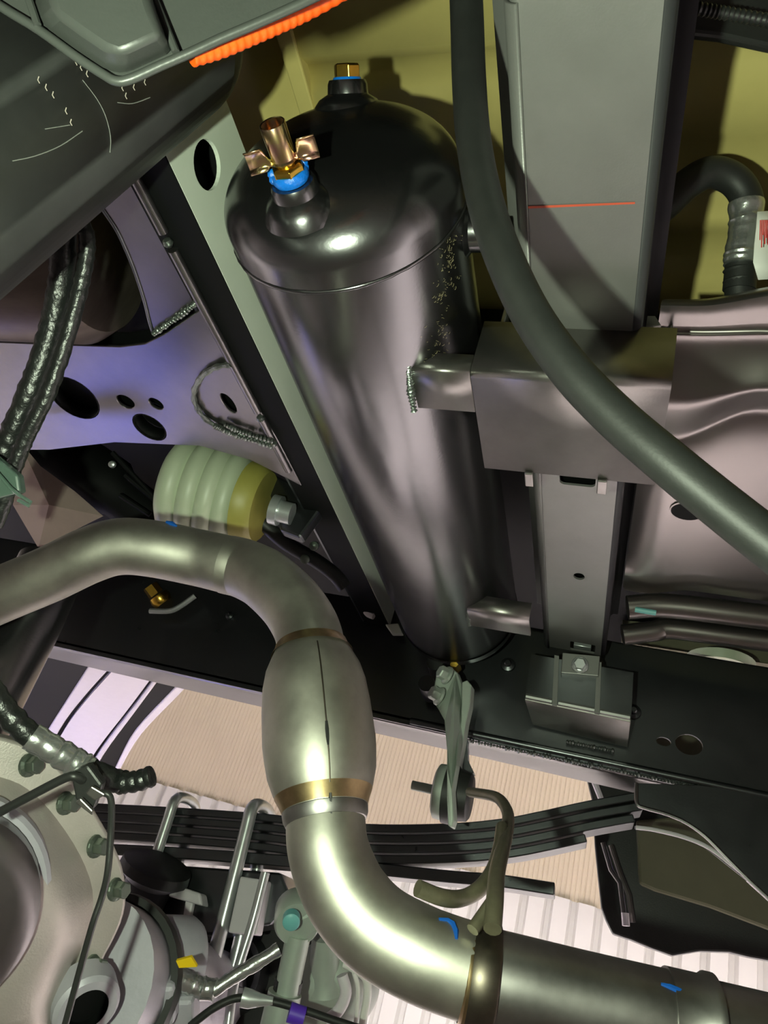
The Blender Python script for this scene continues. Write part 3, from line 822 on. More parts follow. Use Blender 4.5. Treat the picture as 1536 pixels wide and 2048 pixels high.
def surf_pipe(px, py, ctr, axd, r):
    """point where a pixel ray meets a cylinder (ctr, axd, r)"""
    d = ray(px, py); a = axd.normalized()
    dd = d - a * d.dot(a); oo = -(ctr - a * ctr.dot(a)); oo = -ctr + a * ctr.dot(a)
    A_ = dd.dot(dd); B_ = 2 * dd.dot(oo); C_ = oo.dot(oo) - r * r
    D_ = B_ * B_ - 4 * A_ * C_
    if D_ < 0: return d * ctr.length
    return d * ((-B_ - math.sqrt(D_)) / (2 * A_))


ca, cb = P(757, 1860, d=.515), P(940, 1942, d=.50)
pts = [surf_pipe(x, y, P(845, 1908, d=.505), (cb - ca), RP * 1.035) for x, y in ((878, 1838), (895, 1840), (906, 1848), (912, 1862), (913, 1878))]
mesh('paint_mark', *sweep(pts, [0.001, 0.0016, 0.0022, 0.002, 0.001], 6), 'bluepaint', ex, label='blue marker paint')
pts = [surf_pipe(x, y, C1, axp, RP * 1.02) for x, y in ((1322, 1968), (1340, 1974), (1355, 1980), (1368, 1984))]
mesh('paint_mark', *sweep(pts, [0.001, 0.002, 0.002, 0.001], 6), 'bluepaint', ex, label='blue marker paint')
pts = [surf_pipe(x, y, P(340, 1103, d=.75), (P(400, 1116, d=.75) - P(310, 1098, d=.75)), RP * 1.01) for x, y in ((333, 1044), (344, 1048), (353, 1052))]
mesh('paint_mark', *sweep(pts, [0.0015, 0.0028, 0.0012], 6), 'bluepaint', ex, label='blue marker paint')

# exhaust hanger rods belong to the pipe
hr = cat([P(985, 1858, d=.478), P(990, 1800, d=.50), P(995, 1740, d=.55), P(1012, 1670, d=.65), P(1016, 1630, d=.74), P(1004, 1604, d=.80), P(985, 1592, d=.86), P(940, 1584, d=.95)], 7)
mesh('hanger_rod', *sweep(hr, 0.0062, 12), 'rod', ex, label='bent olive brown hanger rod')
hr = cat([P(1004, 1655, d=.66), P(1000, 1690, d=.62), P(988, 1735, d=.57), P(962, 1775, d=.535), P(925, 1796, d=.52), P(885, 1795, d=.505), P(835, 1776, d=.50)], 7)
mesh('hanger_brace', *sweep(hr, 0.0058, 12), 'rod', ex)
mesh('hanger_brace', *sweep(PD([(990, 1795, .505), (945, 1860, .485)]), 0.0045, 10), 'rod', ex)

# ================================================================== EXHAUST HANGER BRACKET on the rail
eb = thing('exhaust_hanger', 'pale zinc hanger bracket with rubber bush hanging from the frame rail', 'bracket', P(905, 1500, y=1.14))
poly = [(878, 1334), (900, 1332), (914, 1345), (922, 1366), (924, 1400), (922, 1440), (918, 1480), (912, 1530), (905, 1580), (908, 1640), (903, 1656), (895, 1650), (893, 1600), (894, 1540), (893, 1500), (888, 1440), (876, 1418), (864, 1400), (868, 1370), (872, 1350)]
mesh('bracket_plate', *prism([P(x, y, y=1.12 - 0.075 * min(1, max(0, (y - 1430) / 110))) for x, y in poly], (0.004, 0.012, 0)), 'zincpale', eb, smooth=False, bevel=0.002)
poly = [(924, 1364), (934, 1360), (943, 1370), (940, 1410), (932, 1445), (926, 1485), (918, 1530), (910, 1600), (908, 1580), (914, 1520), (922, 1440)]
mesh('folded_flange', *prism(PP(poly, y=1.105), (0.003, 0.02, 0)), 'zincpale', eb, smooth=False, bevel=0.0015)
mesh('side_dark_arm', *prism(PP([(930, 1470), (935, 1478), (936, 1520), (948, 1545), (915, 1560), (918, 1530)], y=1.125), (0, 0.02, 0)), 'frame', eb, smooth=False)  # black arm beside the pale bracket plate
for px, py in ((884, 1348), (868, 1389)):
    hexbolt(eb, P(px + 12, py + 4, y=1.115), (-0.75, -0.6, 0.1), 0.0115, 0.016, True, 'zincpale')
    mesh('bolt_pad', *lathe(P(px - 6, py - 2, y=1.20), (0, -1, 0), [(0, 0.016), (0.05, 0.014), (0.05, 0)], 16), 'plastic', eb)
bc = P(906, 1588, y=1.10)
axb = Vector((1, 0.0, 0.03)).normalized()
mesh('bush_washer', *lathe(bc, axb, [(-0.026, 0), (-0.026, 0.033), (-0.023, 0.038), (-0.011, 0.039), (-0.008, 0.036), (-0.008, 0)], 32), 'zincpale', eb)
mesh('rubber_bush', *lathe(bc, axb, [(-0.010, 0), (-0.010, 0.042), (0.002, 0.042), (0.007, 0.036), (0.024, 0.033), (0.027, 0.029), (0.027, 0)], 32), 'rubber', eb)
mesh('pin', *sweep([bc - axb * 0.030, bc - axb * 0.062], 0.0068, 12), 'zincpale', eb)

# ================================================================== LEAF SPRING
ls = thing('leaf_spring', 'black multi leaf spring pack curving below the frame rail', 'leaf spring', P(640, 1740, y=1.27))
YS0, YS1 = 1.265, 1.325
topc = cat(PP([(60, 1600), (190, 1606), (330, 1613), (520, 1626), (640, 1640), (760, 1648), (900, 1646), (1000, 1637), (1080, 1622), (1170, 1602), (1275, 1583)], y=YS0), 5)
TH = 0.0125; GAP = 0.0155


def leaf(par, curve, off, i0, i1, m='frame', th=TH):
    pts = curve[i0:i1]
    n = len(pts)
    nor = []
    for i in range(n):
        t = (pts[min(n - 1, i + 1)] - pts[max(0, i - 1)]).normalized()
        nor.append(Vector((t.z, 0, -t.x)) if t.x > 0 else Vector((-t.z, 0, t.x)))
    v = []
    for i in range(n):
        a = pts[i] + nor[i] * off; b = a + nor[i] * th
        v += [Vector((a.x, YS0, a.z)), Vector((a.x, YS1, a.z)), Vector((b.x, YS1, b.z)), Vector((b.x, YS0, b.z))]
    f = [[0, 1, 2, 3], [4 * n - 1, 4 * n - 2, 4 * n - 3, 4 * n - 4]]
    for i in range(n - 1):
        for k in range(4): f.append([4 * i + k, 4 * i + (k + 1) % 4, 4 * i + 4 + (k + 1) % 4, 4 * i + 4 + k])
    return mesh('leaf', v, f, m, par, smooth=None, bevel=0.0018)


N = len(topc)
leaf(ls, topc, 0, 0, N)
leaf(ls, topc, GAP, 0, N)
leaf(ls, topc, GAP * 2, 0, N - 1)
leaf(ls, topc, GAP * 3, 0, N - 6)
# helper leaf
hl = PP([(60, 1674), (330, 1685), (640, 1707), (760, 1718), (900, 1732), (1000, 1740), (1110, 1756)], y=YS0)
hl = cat(hl, 4)
leaf(ls, hl, 0.006, 0, len(hl), th=0.018)
# spring pad and axle seat under the leaves
st = thing('spring_saddle', 'black spring seat plates clamped between the two U bolts', 'bracket', P(420, 1800, y=1.27))
mesh('seat_plate', *prism(PP([(235, 1722), (560, 1745), (585, 1800), (540, 1850), (420, 1870), (300, 1860), (250, 1790)], y=1.262), (0, 0.07, 0)), 'frame', st, smooth=False, bevel=0.004)
mesh('bump_block', *prism(PP([(480, 1752), (532, 1760), (512, 1870), (455, 1865)], y=1.235), (0, 0.03, 0)), 'lilac', st, smooth=False, bevel=0.003)
mesh('pale_lug', *prism(PP([(336, 1765), (400, 1786), (404, 1812), (334, 1792)], y=1.225), (0, 0.03, 0)), 'lilac', st, smooth=False, bevel=0.004)
mesh('pale_lug_post', *prism(PP([(370, 1800), (386, 1804), (378, 1842), (364, 1840)], y=1.232), (0, 0.012, 0)), 'lilac', st, smooth=False, bevel=0.003)
mesh('seat_bumper', *lathe(P(300, 1765, y=1.22), (0.2, -0.3, 1), [(-0.05, 0), (-0.05, 0.035), (0.0, 0.04), (0.015, 0.06), (0.03, 0.058), (0.04, 0.03), (0.04, 0)], 24), 'rubber', st)


def ubolt(label, topl, botl, y0, y1, r, m='galv'):
    a0 = P(*topl, y=y0); b0 = P(*botl, y=y0)
    dy = Vector((0, y1 - y0, 0))
    pts = [b0] + [b0.lerp(a0, t) for t in (0.3, 0.6, 0.9)]
    top = [a0, a0 + Vector((0, 0.012, 0.012)), a0 + Vector((0, (y1 - y0) / 2, 0.016)), a0 + dy + Vector((0, -0.012, 0.012)), a0 + dy]
    back = [b0.lerp(a0, t) + dy for t in (0.9, 0.6, 0.3, 0.0)]
    t = thing('u_bolt', label, 'bolt', b0)
    mesh('rod', *sweep(cat(pts + top + back, 3), r, 12), m, t)
    for q in (b0, b0 + dy):
        mesh('nut', *lathe(q + Vector((0, 0, 0.015)), (0, 0, 1), [(0, 0), (0, r * 1.9), (0.014, r * 1.9), (0.014, 0)], 6), m, t, smooth=False)
    return t


ubolt('galvanised U bolt left of the pale lug over the leaf spring', (347, 1606), (240, 1930), 1.25, 1.34, 0.0095)
ubolt('bright galvanised U bolt nearest the resonator over the leaf spring', (502, 1622), (404, 2010), 1.25, 1.34, 0.0115)
tubepx('guide_strip', [P(531, 1745, y=1.225), P(505, 1845, y=1.225), P(470, 1960, y=1.225), P(455, 2060, y=1.225)], 0.0075, 'galv', st)

# ================================================================== DIFFERENTIAL + AXLE (lower left)
df = thing('rear_axle_housing', 'cast aluminium rear axle housing ringed with flange bolts at the lower left', 'axle housing', P(20, 2000, d=.7))
DC = P(-40, 1800, d=.70)
DAX = (RIGHT * 0.50 - DOWN * 0.05 - FWD * 0.86).normalized()


def on_plane(px, py, c=DC, nrm=DAX, off=0.0):
    r = ray(px, py); return r * ((c + nrm * off).dot(nrm) / r.dot(nrm))


outl = [(-300, 1560), (-200, 1490), (-60, 1468), (40, 1486), (100, 1520), (160, 1582), (205, 1650), (238, 1715), (252, 1775), (248, 1830), (228, 1880), (205, 1925), (188, 1985), (170, 2060), (120, 2150), (-300, 2150)]
pl = cat([on_plane(*p) for p in outl], 3)
mesh('flange', *prism(pl, -DAX * 0.022), 'alu', df, smooth=None, bevel=0.003)
inn = [(-300, 1640), (-200, 1570), (-60, 1548), (20, 1560), (70, 1590), (115, 1640), (160, 1710), (185, 1780), (180, 1850), (150, 1930), (120, 2020), (80, 2130), (-300, 2130)]
a_ = cat([on_plane(*p) for p in inn], 3)
b_ = [p.lerp(DC, 0.22) + DAX * 0.035 for p in a_]
c_ = [p.lerp(DC, 0.42) + DAX * 0.050 for p in a_]
n = len(a_)
v = a_ + b_ + c_
f = []
for k in range(2):
    for i in range(n): f.append([k * n + i, k * n + (i + 1) % n, (k + 1) * n + (i + 1) % n, (k + 1) * n + i])
f.append([2 * n + i for i in range(n)])
mesh('cover', v, f, 'alu', df, smooth=True)
nose = P(-60, 1810, d=.60)
mesh('pinion_nose', *lathe(on_plane(-150, 1810, off=0.03), DAX, [(0.0, 0.095), (0.035, 0.092), (0.042, 0.085), (0.045, 0.07), (0.045, 0.0)], 48), 'plate', df)
mesh('nose_rim', *lathe(on_plane(-150, 1810, off=0.03), DAX, [(0.0, 0.104), (0.012, 0.103), (0.016, 0.099), (0.016, 0.094)], 48), 'greyaxle', df)
for px, py in ((62, 1530), (136, 1606), (196, 1692), (236, 1778), (190, 1932)):
    p = on_plane(px - 6, py)
    ax_ = (DAX * 0.55 + RIGHT * 0.75 - DOWN * 0.10).normalized()
    hexbolt(df, p, ax_, 0.0088, 0.014, True, 'bolt')
mesh('part_stamp', *MB().add(*prism([on_plane(70, 1822, off=0.001), on_plane(116, 1826, off=0.001), on_plane(116, 1829, off=0.001), on_plane(70, 1825, off=0.001)], DAX * 0.0003)).__dict__.values(), 'bolt', df) if False else None
for i in range(7):
    q = on_plane(72 + i * 6.5, 1822 + i * 0.6, off=0.036)
    mesh('stamp_mark', *obox(q, RIGHT, DOWN, FWD, 0.0009, (0.0012, 0.0016, 0.0008)[i % 3], 0.0006), 'bolt', df, smooth=False)
# axle tube going out to the wheel
axl = df
p0 = P(150, 1960, d=.78); p1 = P(430, 1990, d=1.30)
mesh('axle_tube', *sweep([p0, p0.lerp(p1, 0.25), p0.lerp(p1, 0.5), p1], [0.085, 0.08, 0.075, 0.068], 32), 'greyaxle', axl)
mesh('end_ring', *lathe(p0.lerp(p1, 0.12), (p1 - p0), [(-0.012, 0.085), (-0.012, 0.093), (0.0, 0.095), (0.012, 0.093), (0.012, 0.08)], 36), 'rubber', axl)
mesh('sticker', *lathe(p0.lerp(p1, 0.62), (p1 - p0), [(0.0, 0.0775), (0.02, 0.0765), ], 32), 'yellow', axl, label='yellow sticker band') if False else None
vb_ = P(172, 2010, d=.72)
mesh('vent_boss', *lathe(vb_, (RIGHT * 0.55 - FWD * 0.8 + DOWN * 0.1), [(-0.02, 0.034), (0.004, 0.032), (0.008, 0.028), (0.008, 0.02), (-0.004, 0.019), (-0.004, 0)], 32), 'greyaxle', axl)
mesh('vent_hole', *lathe(vb_, (RIGHT * 0.55 - FWD * 0.8 + DOWN * 0.1), [(-0.003, 0.0205), (0.0075, 0.0205), (0.0078, 0.0195), (-0.002, 0.0185), (-0.002, 0)], 28), 'dullblack', axl)  # black lining, the inner shade of the hole put into its colour
for px, py, dd, hw, hh in ((330, 1990, .84, 28, 40), (372, 2015, .86, 22, 38)):
    q = P(px, py, d=dd)
    mesh('cast_lug', *obox(q, RIGHT, DOWN, FWD, hw / F * dd, hh / F * dd, 0.02), 'greyaxle', axl, smooth=False, bevel=0.006)
mesh('sticker', *prism([P(352, 1922, d=.80), P(382, 1914, d=.80), P(394, 1934, d=.80), P(358, 1936, d=.80)], FWD * 0.004), 'yellow', axl, smooth=False, label='small yellow sticker')
ac = thing('actuator_can', 'grey round canister with yellow sticker beside the axle', 'actuator', P(330, 1950, d=.85))
AX2 = (RIGHT * 0.75 + FWD * 0.5 + DOWN * 0.35).normalized()
mesh('can', *lathe(P(300, 1920, d=.90), AX2, [(-0.01, 0), (-0.01, 0.045), (0, 0.05), (0.045, 0.052), (0.055, 0.046), (0.055, 0)], 32), 'greyaxle', ac)

hd = thing('dark_backing_drum', 'black drum added as dark backing behind the U bolts below the leaf spring', 'brake drum', P(470, 2040, y=1.45))
mesh('drum_shell', *lathe(P(470, 1945, y=1.42), (0.05, 1, 0), [(0, 0), (0, 0.11), (0.01, 0.145), (0.02, 0.15), (0.10, 0.15), (0.11, 0.14), (0.11, 0)], 48), 'rubber', hd)  # added dark backing, keeps the space between the U bolts black
mesh('hub_ring', *lathe(P(470, 1945, y=1.418), (0.05, 1, 0), [(-0.03, 0.05), (-0.03, 0.06), (0.0, 0.065)], 32), 'frame', hd)

# brake lines
bl = mesh('brake_line', *sweep(cat(PD([(-30, 1640, .56), (60, 1592, .56), (130, 1556, .56), (150, 1553, .56), (166, 1560, .565)]), 5), 0.0036, 10), 'plastic')
tag(bl, 'short black brake line rising from the left edge over the differential', 'pipe')
bl = mesh('brake_line', *sweep(cat(PD([(186, 1590, .565), (208, 1586, .56), (222, 1600, .56), (222, 1660, .56), (216, 1740, .555), (205, 1790, .555), (185, 1850, .55), (160, 1940, .55), (122, 2080, .55)]), 6), 0.0026, 10), 'plastic')
tag(bl, 'long thin dark brake line running down across the differential flange', 'pipe')
lb = thing('line_clip', 'black folded clip holding the brake lines above the differential', 'clip', P(190, 1590, d=.56))
mesh('clip_base', *prism(PD([(140, 1545, .565), (175, 1530, .565), (205, 1570, .565), (185, 1622, .565), (150, 1600, .565)]), FWD * 0.01), 'plastic', lb, smooth=False, bevel=0.002)
mesh('clip_leaf', *prism(PD([(160, 1596, .557), (186, 1622, .557), (184, 1632, .557), (150, 1606, .557)]), FWD * 0.004), 'satin', lb, smooth=False, bevel=0.001)
mesh('clip_leaf', *prism(PD([(182, 1572, .557), (212, 1590, .557), (190, 1602, .557), (170, 1588, .557)]), FWD * 0.004), 'satin', lb, smooth=False, bevel=0.001)

# foil taped harness
fh = thing('foil_taped_harness', 'cable harness wrapped in shiny grey tape ending above the leaf spring', 'cable', P(150, 1510, d=.60))
pts = cat(PD([(-40, 1350, .57), (10, 1420, .575), (60, 1470, .58), (110, 1500, .585), (170, 1535, .59), (215, 1556, .60), (250, 1566, .61)]), 9)
mesh('sheath', *sweep(pts, [0.0098 * (1 + 0.04 * math.sin(i * 1.7) + random.uniform(-0.07, 0.07)) for i in range(len(pts))], 16), 'btape', fh)
pts2 = cat(PD([(62, 1472, .578), (110, 1501, .583), (150, 1524, .586), (178, 1540, .588)]), 8)
mesh('foil_wrap', *sweep(pts2, [0.0108 * (1 + 0.04 * math.sin(i * 1.3) + random.uniform(-0.05, 0.05)) for i in range(len(pts2))], 16), 'tape', fh)
pts3 = cat(PD([(245, 1566, .60), (275, 1562, .60), (304, 1552, .60)]), 5)
mesh('taped_end', *sweep(pts3, [0.0085 * (1 + 0.08 * math.sin(i * 2.2)) for i in range(len(pts3))], 14), 'btape', fh)

# upper left harness
wh = thing('taped_wire_harness', 'pair of black taped wire harness cables hanging at the left edge', 'cable', P(80, 800, d=.6))
pts = cat(PD([(118, 395, 0.590), (127, 470, 0.600), (122, 560, 0.610), (105, 650, 0.620), (75, 745, 0.625), (40, 830, 0.630), (10, 900, 0.635), (-25, 990, 0.640)]), 10)
mesh('thick_cable', *sweep(pts, [0.0102 * (1 + 0.03 * math.sin(i * 1.9) + random.uniform(-0.06, 0.06)) for i in range(len(pts))], 18), 'btape', wh)
pts = cat(PD([(150, 430, 0.590), (172, 465, 0.595), (172, 520, 0.600), (155, 600, 0.605), (130, 690, 0.610), (95, 790, 0.615), (60, 860, 0.620), (35, 920, 0.625), (10, 1000, 0.630), (-10, 1050, 0.635)]), 9)
mesh('thin_cable', *sweep(pts, [0.0065 * (1 + 0.04 * math.sin(i * 2.3) + random.uniform(-0.06, 0.06)) for i in range(len(pts))], 14), 'btape', wh)
cp = thing('cable_clip', 'greenish translucent plastic clip on the harness at the left edge', 'clip', P(25, 970, d=.60))
mesh('clip_shell', *prism(PD([(-20, 905, .60), (35, 950, .60), (40, 985, .60), (-20, 1000, .60)]), FWD * 0.012), 'clear', cp, smooth=False, bevel=0.002)
mesh('clip_tongue', *sweep(PD([(-10, 940, .595), (20, 975, .595), (38, 990, .595), (62, 1005, .595), (58, 1012, .595), (36, 1000, .595)]), 0.0016, 6), 'clear', cp)
tg = thing('barcode_tag', 'white paper tag strip with small print hanging by the harness', 'tag', P(172, 400, d=.56))
v, f = extr([(0, 0), (1, 1), (2, 2), (3, 3)], '', 0, 1, lambda p, q, t: P((182, 186, 184, 174)[p] - 20 * (1 - t) - (0, 0, 3, 8)[p] * 0.3, (350, 385, 415, 440)[p] + 3 * t, d=(0.56, 0.558, 0.556, 0.555)[p]))
mesh('paper', v, f, 'white', tg, solid=0.0006)
for i in range(5):
    a = P(168 + i * 2.6, 368 + i * 0.5, d=.5545); b = P(166.5 + i * 2.6, 392 + i * 0.5, d=.5545)
    mesh('print_line', *prism([a, a + RIGHT * 0.0005, b + RIGHT * 0.0005, b], FWD * 0.0001), 'plastic', tg, smooth=False)
ra = mesh('red_flag', *prism(PD([(128, 412, .6), (150, 412, .6), (136, 424, .6)]), FWD * 0.002), 'redtag', smooth=False)
tag(ra, 'tiny red label scrap behind the white tag', 'label')

# ================================================================== NEAR, UPPER LEFT: drum, tray and conduit
dr = thing('black_drum', 'large scuffed black plastic cylinder filling the upper left corner', 'housing', P(150, 260, d=.5))
a, b = P(-330, 480, d=.40), P(330, 20, d=.56)
ax_ = (b - a).normalized(); L_ = (b - a).length
RD = 0.074
pr_ = [(-0.1, RD), (L_ - 0.02, RD)] + [(L_ - 0.02 + 0.045 * math.sin(t), RD - 0.045 + 0.045 * math.cos(t)) for t in [PI / 2 * i / 8 for i in range(9)]] + [(L_ + 0.025, 0)]
mesh('drum_body', *lathe(a, ax_, pr_, 64), 'scuffed', dr, smooth=True)
def drum(px, py, off=0.0004): return surf_pipe(px, py, a, ax_, RD + off)
for pts in ([(25, 322), (70, 312), (120, 292), (165, 262)], [(165, 160), (195, 200), (212, 235), (221, 275), (220, 305)], [(235, 205), (265, 207), (300, 195)], [(90, 258), (140, 250)]):
    mesh('scratch', *sweep(cat([drum(*p, 0.0) for p in pts], 4), 0.00028, 5), 'scuff', dr)
for px, py in ((150, 124), (160, 135), (172, 148), (75, 160), (90, 175), (104, 190), (130, 222), (140, 245), (243, 176), (250, 192), (266, 175), (288, 165)):
    p = drum(px, py, 0)
    mesh('chalk_mark', *sweep([p - DOWN * 0.002 + RIGHT * 0.0008, p + RIGHT * 0.0002, p + DOWN * 0.0018 + RIGHT * 0.0012], 0.0003, 5), 'dust', dr)
tr = thing('plastic_tray', 'black moulded plastic tray with rim and ribs in the top left corner', 'tray', P(240, 60, d=.33))
rim = [(-120, -70), (0, 12), (75, 58), (150, 112), (205, 148), (232, 162), (262, 158), (320, 132), (380, 106), (440, 78), (520, 44), (600, 8), (700, -40)]
rp = cat([P(x, y, d=.335) for x, y in rim], 4)
mesh('rim', *sweep(rp, 0.0022, 10), 'traym', tr)
face = [P(x, y, d=.337) for x, y in rim] + [P(700, -300, d=.337), P(-120, -300, d=.337)]
mesh('tray_flange', *prism(face, FWD * 0.003), 'traym', tr, smooth=False)
d_ = [(70, 5), (85, 50), (150, 98), (205, 135), (240, 148), (265, 140), (345, 103), (318, 30), (290, -60), (80, -60)]
top = [P(x, y, d=.336) for x, y in d_]
bot = [P(x * 0.82 + 40, y * 0.82 - 14, d=.318) for x, y in d_]
n = len(d_)
mesh('tray_pan', top + bot, [[i, (i + 1) % n, n + (i + 1) % n, n + i] for i in range(n)] + [[n + i for i in range(n)]], 'traym', tr, smooth=None, bevel=0.003)
mesh('rib', *sweep(PD([(352, 104, .333), (312, 5, .333), (290, -50, .333)]), 0.0018, 8), 'traym', tr)
mesh('rib', *sweep(PD([(75, 50, .333), (58, 0, .333), (50, -40, .333)]), 0.0018, 8), 'traym', tr)
oc_ = cat(PD([(380, 108, .345), (440, 90, .350), (500, 65, .355), (560, 39, .36), (620, 11, .365), (700, -33, .37)]), 16)
og = mesh('corrugated_conduit', *sweep(oc_, [0.0056 * (1 + 0.05 * math.sin(i * 1.57)) for i in range(len(oc_))], 16), 'orange')
tag(og, 'bright orange corrugated conduit along the tray edge at the top', 'conduit')

# brown shield behind the harness
bs = thing('heat_shield_drum', 'brown grey metal drum half hidden behind the taped harness', 'heat shield', P(120, 520, d=.85))
a_, b_ = P(-260, 520, d=.88), P(205, 520, d=.78)
mesh('shield_body', *lathe(a_, (b_ - a_), [(0, 0.09), ((b_ - a_).length - 0.03, 0.09), ((b_ - a_).length, 0.075), ((b_ - a_).length + 0.01, 0)], 48), 'brown', bs)
mesh('hose_over', *sweep(cat(PD([(-30, 505, .70), (30, 492, .70), (70, 490, .70), (110, 500, .70)]), 5), 0.010, 12), 'rubber', bs)

# ================================================================== BEHIND THE EXHAUST, LEFT
cn = thing('cream_canister', 'pale cream ribbed plastic canister behind the holed gusset plate', 'canister', P(430, 990, d=1.0))
mb = MB()
for i, (px, py, r) in enumerate(((362, 972, .075), (400, 982, .078), (434, 992, .080), (464, 1000, .078))):
    mb.add(*lathe(P(px, py, d=1.08), (P(480, 1010, d=1.08) - P(330, 970, d=1.08)), [(-0.02, 0.055), (-0.012, r * 0.93), (0, r), (0.012, r * 0.93), (0.02, 0.055)], 32))
mb.build('ribbed_body', 'cream', cn, smooth=True)
axc = (P(480, 1010, d=1.06) - P(330, 970, d=1.08))
mesh('end_cap', *lathe(P(492, 1004, d=1.06), axc, [(0, 0), (0, 0.062), (0.02, 0.060), (0.028, 0.052), (0.03, 0)], 32), 'yolive', cn)
mesh('cap_bolt', *lathe(P(545, 1018, d=1.03), axc, [(0, 0), (0, 0.022), (0.012, 0.022), (0.012, 0.016), (0.03, 0.016), (0.03, 0)], 16), 'galv', cn)
bk = thing('pressed_side_bracket', 'dark pressed bracket below the gusset plate beside the channel', 'bracket', P(560, 1010, y=0.80))
mesh('pressing', *prism(PP([(500, 925), (605, 975), (640, 1020), (600, 1075), (560, 1060), (545, 1000), (520, 960)], y=0.82), (0, 0.02, 0)), 'frame', bk, smooth=False, bevel=0.004)
da = thing('dark_link_arm', 'black suspension link arm behind the exhaust bend', 'link', P(250, 980, d=.95))
mesh('arm', *sweep(cat(PD([(60, 880, 1.20), (150, 930, 1.20), (240, 990, 1.20), (330, 1060, 1.20)]), 5), [0.048] * 5 + [0.052] * 5 + [0.040] * 6, 20), 'dullblack', da)
for o_ in ((225, 905, 345, 1035), (240, 990, 300, 1030), (250, 950, 380, 1060)):
    mesh('rod', *sweep(PD([(o_[0], o_[1], 1.14), (o_[2], o_[3], 1.14)]), 0.0043, 8), 'dullblack', da)
mesh('rivet', *lathe(P(225, 929, d=1.13), -FWD, [(0, 0.006), (0.005, 0.005), (0.0075, 0)], 12), 'galv', da)
psh = thing('pale_shield', 'pinkish grey creased metal shield above the exhaust at left', 'shield', P(120, 1010, d=1.02))
sh = PD([(40, 880, 1.04), (80, 935, 1.03), (150, 985, 1.02), (207, 1032, 1.01), (80, 1095, 1.03), (30, 1010, 1.04)])
mesh('shield_sheet', [sh[0], sh[1], sh[2], sh[3], sh[4], sh[5], P(100, 1010, d=1.00)], [[0, 1, 6], [1, 2, 6], [2, 3, 6], [3, 4, 6], [4, 5, 6], [5, 0, 6]], 'pinks', psh, smooth=False, solid=0.003)
sk = thing('shock_absorber', 'smooth dark shock absorber tube slanting below the exhaust at left', 'shock absorber', P(40, 1400, d=.8))
mesh('tube', *sweep(PD([(105, 1130, .95), (50, 1245, .90), (-65, 1460, .82), (-105, 1540, .79)]), 0.043, 32), 'tank', sk)
fx = thing('gold_fitting', 'small brass hydraulic fitting under the exhaust bend', 'fitting', P(312, 1185, y=1.17))
mesh('hex', *lathe(P(300, 1172, y=1.20), (RIGHT * 0.6 + DOWN * 0.8), [(0, 0), (0, 0.016), (0.022, 0.016), (0.022, 0)], 6), 'brass', fx, smooth=False)
mesh('body', *lathe(P(308, 1180, y=1.20), (RIGHT * 0.6 + DOWN * 0.8), [(0.014, 0.0), (0.014, 0.02), (0.024, 0.022), (0.034, 0.018), (0.034, 0)], 20), 'brass', fx)
gr = mesh('bright_clip_rod', *sweep(cat(PP([(300, 1222), (340, 1222), (365, 1210), (390, 1192)], y=1.19), 4), 0.0055, 8), 'galv'); tag(gr, 'small bright bent clip rod on the rail under the exhaust', 'rod')
# black hoses and bracket by the lower end of the channel
bh = thing('black_brake_hose', 'black brake hose loops between exhaust bend and channel end', 'hose', P(640, 1130, d=1.1))
mesh('hose', *sweep(cat(PD([(520, 1040, 1.08), (570, 1085, 1.08), (630, 1120, 1.08), (670, 1150, 1.08), (690, 1175, 1.08)]), 6), 0.011, 12), 'rubber', bh)
for px, py in ((628, 1092), (610, 1118)):
    mesh('fitting', *lathe(P(px, py, d=1.06), -FWD, [(-0.01, 0), (-0.01, 0.007), (0.004, 0.007), (0.006, 0.004), (0.006, 0)], 10), 'bolt', bh)
pk = thing('pale_end_bracket', 'small pale bracket at the far end of the channel', 'bracket', P(740, 1210, y=1.17))
mesh('loop', *sweep(cat(PP([(725, 1165), (715, 1180), (724, 1200), (735, 1225), (748, 1232)], y=1.16), 4), 0.007, 8), 'lilac', pk)
mesh('strip', *sweep(PP([(732, 1168), (765, 1226)], y=1.16), 0.005, 8), 'lilac', pk)
mesh('foot', *prism(PP([(770, 1248), (796, 1246), (806, 1268), (784, 1268)], y=1.19), (0, 0.01, 0)), 'web', pk, smooth=False, bevel=0.002)

# ================================================================== BODY SIDE beyond the spring (left)
wl = thing('wheel_arch_liner', 'pale wheel arch panel edged with dark rubber strips behind the exhaust', 'panel', P(250, 1420, y=1.75))
YA = 0.0


def arch_y(py): return 1.55 + 0.75 * (py - 1340) / 160.0


def arcstrip(name, e1, e2, off, th, m, par, bev=0.0):
    A_ = cat([P(x, y, y=arch_y(y)) for x, y in e1], 4); B_ = cat([P(x, y, y=arch_y(y)) for x, y in e2], 4)
    A_ = [p * (1 + off) for p in A_]; B_ = [p * (1 + off) for p in B_]
    n = len(A_); up = Vector((0, 0, th))
    v = A_ + B_ + [p + up for p in A_] + [p + up for p in B_]
    f = []
    for i in range(n - 1):
        f += [[i, i + 1, n + i + 1, n + i], [2 * n + i, 3 * n + i, 3 * n + i + 1, 2 * n + i + 1], [i, 2 * n + i, 2 * n + i + 1, i + 1], [n + i, n + i + 1, 3 * n + i + 1, 3 * n + i]]
    f += [[0, n, 3 * n, 2 * n], [n - 1, 3 * n - 1, 4 * n - 1, 2 * n - 1]]
    return mesh(name, v, f, m, par, smooth=None, bevel=bev)


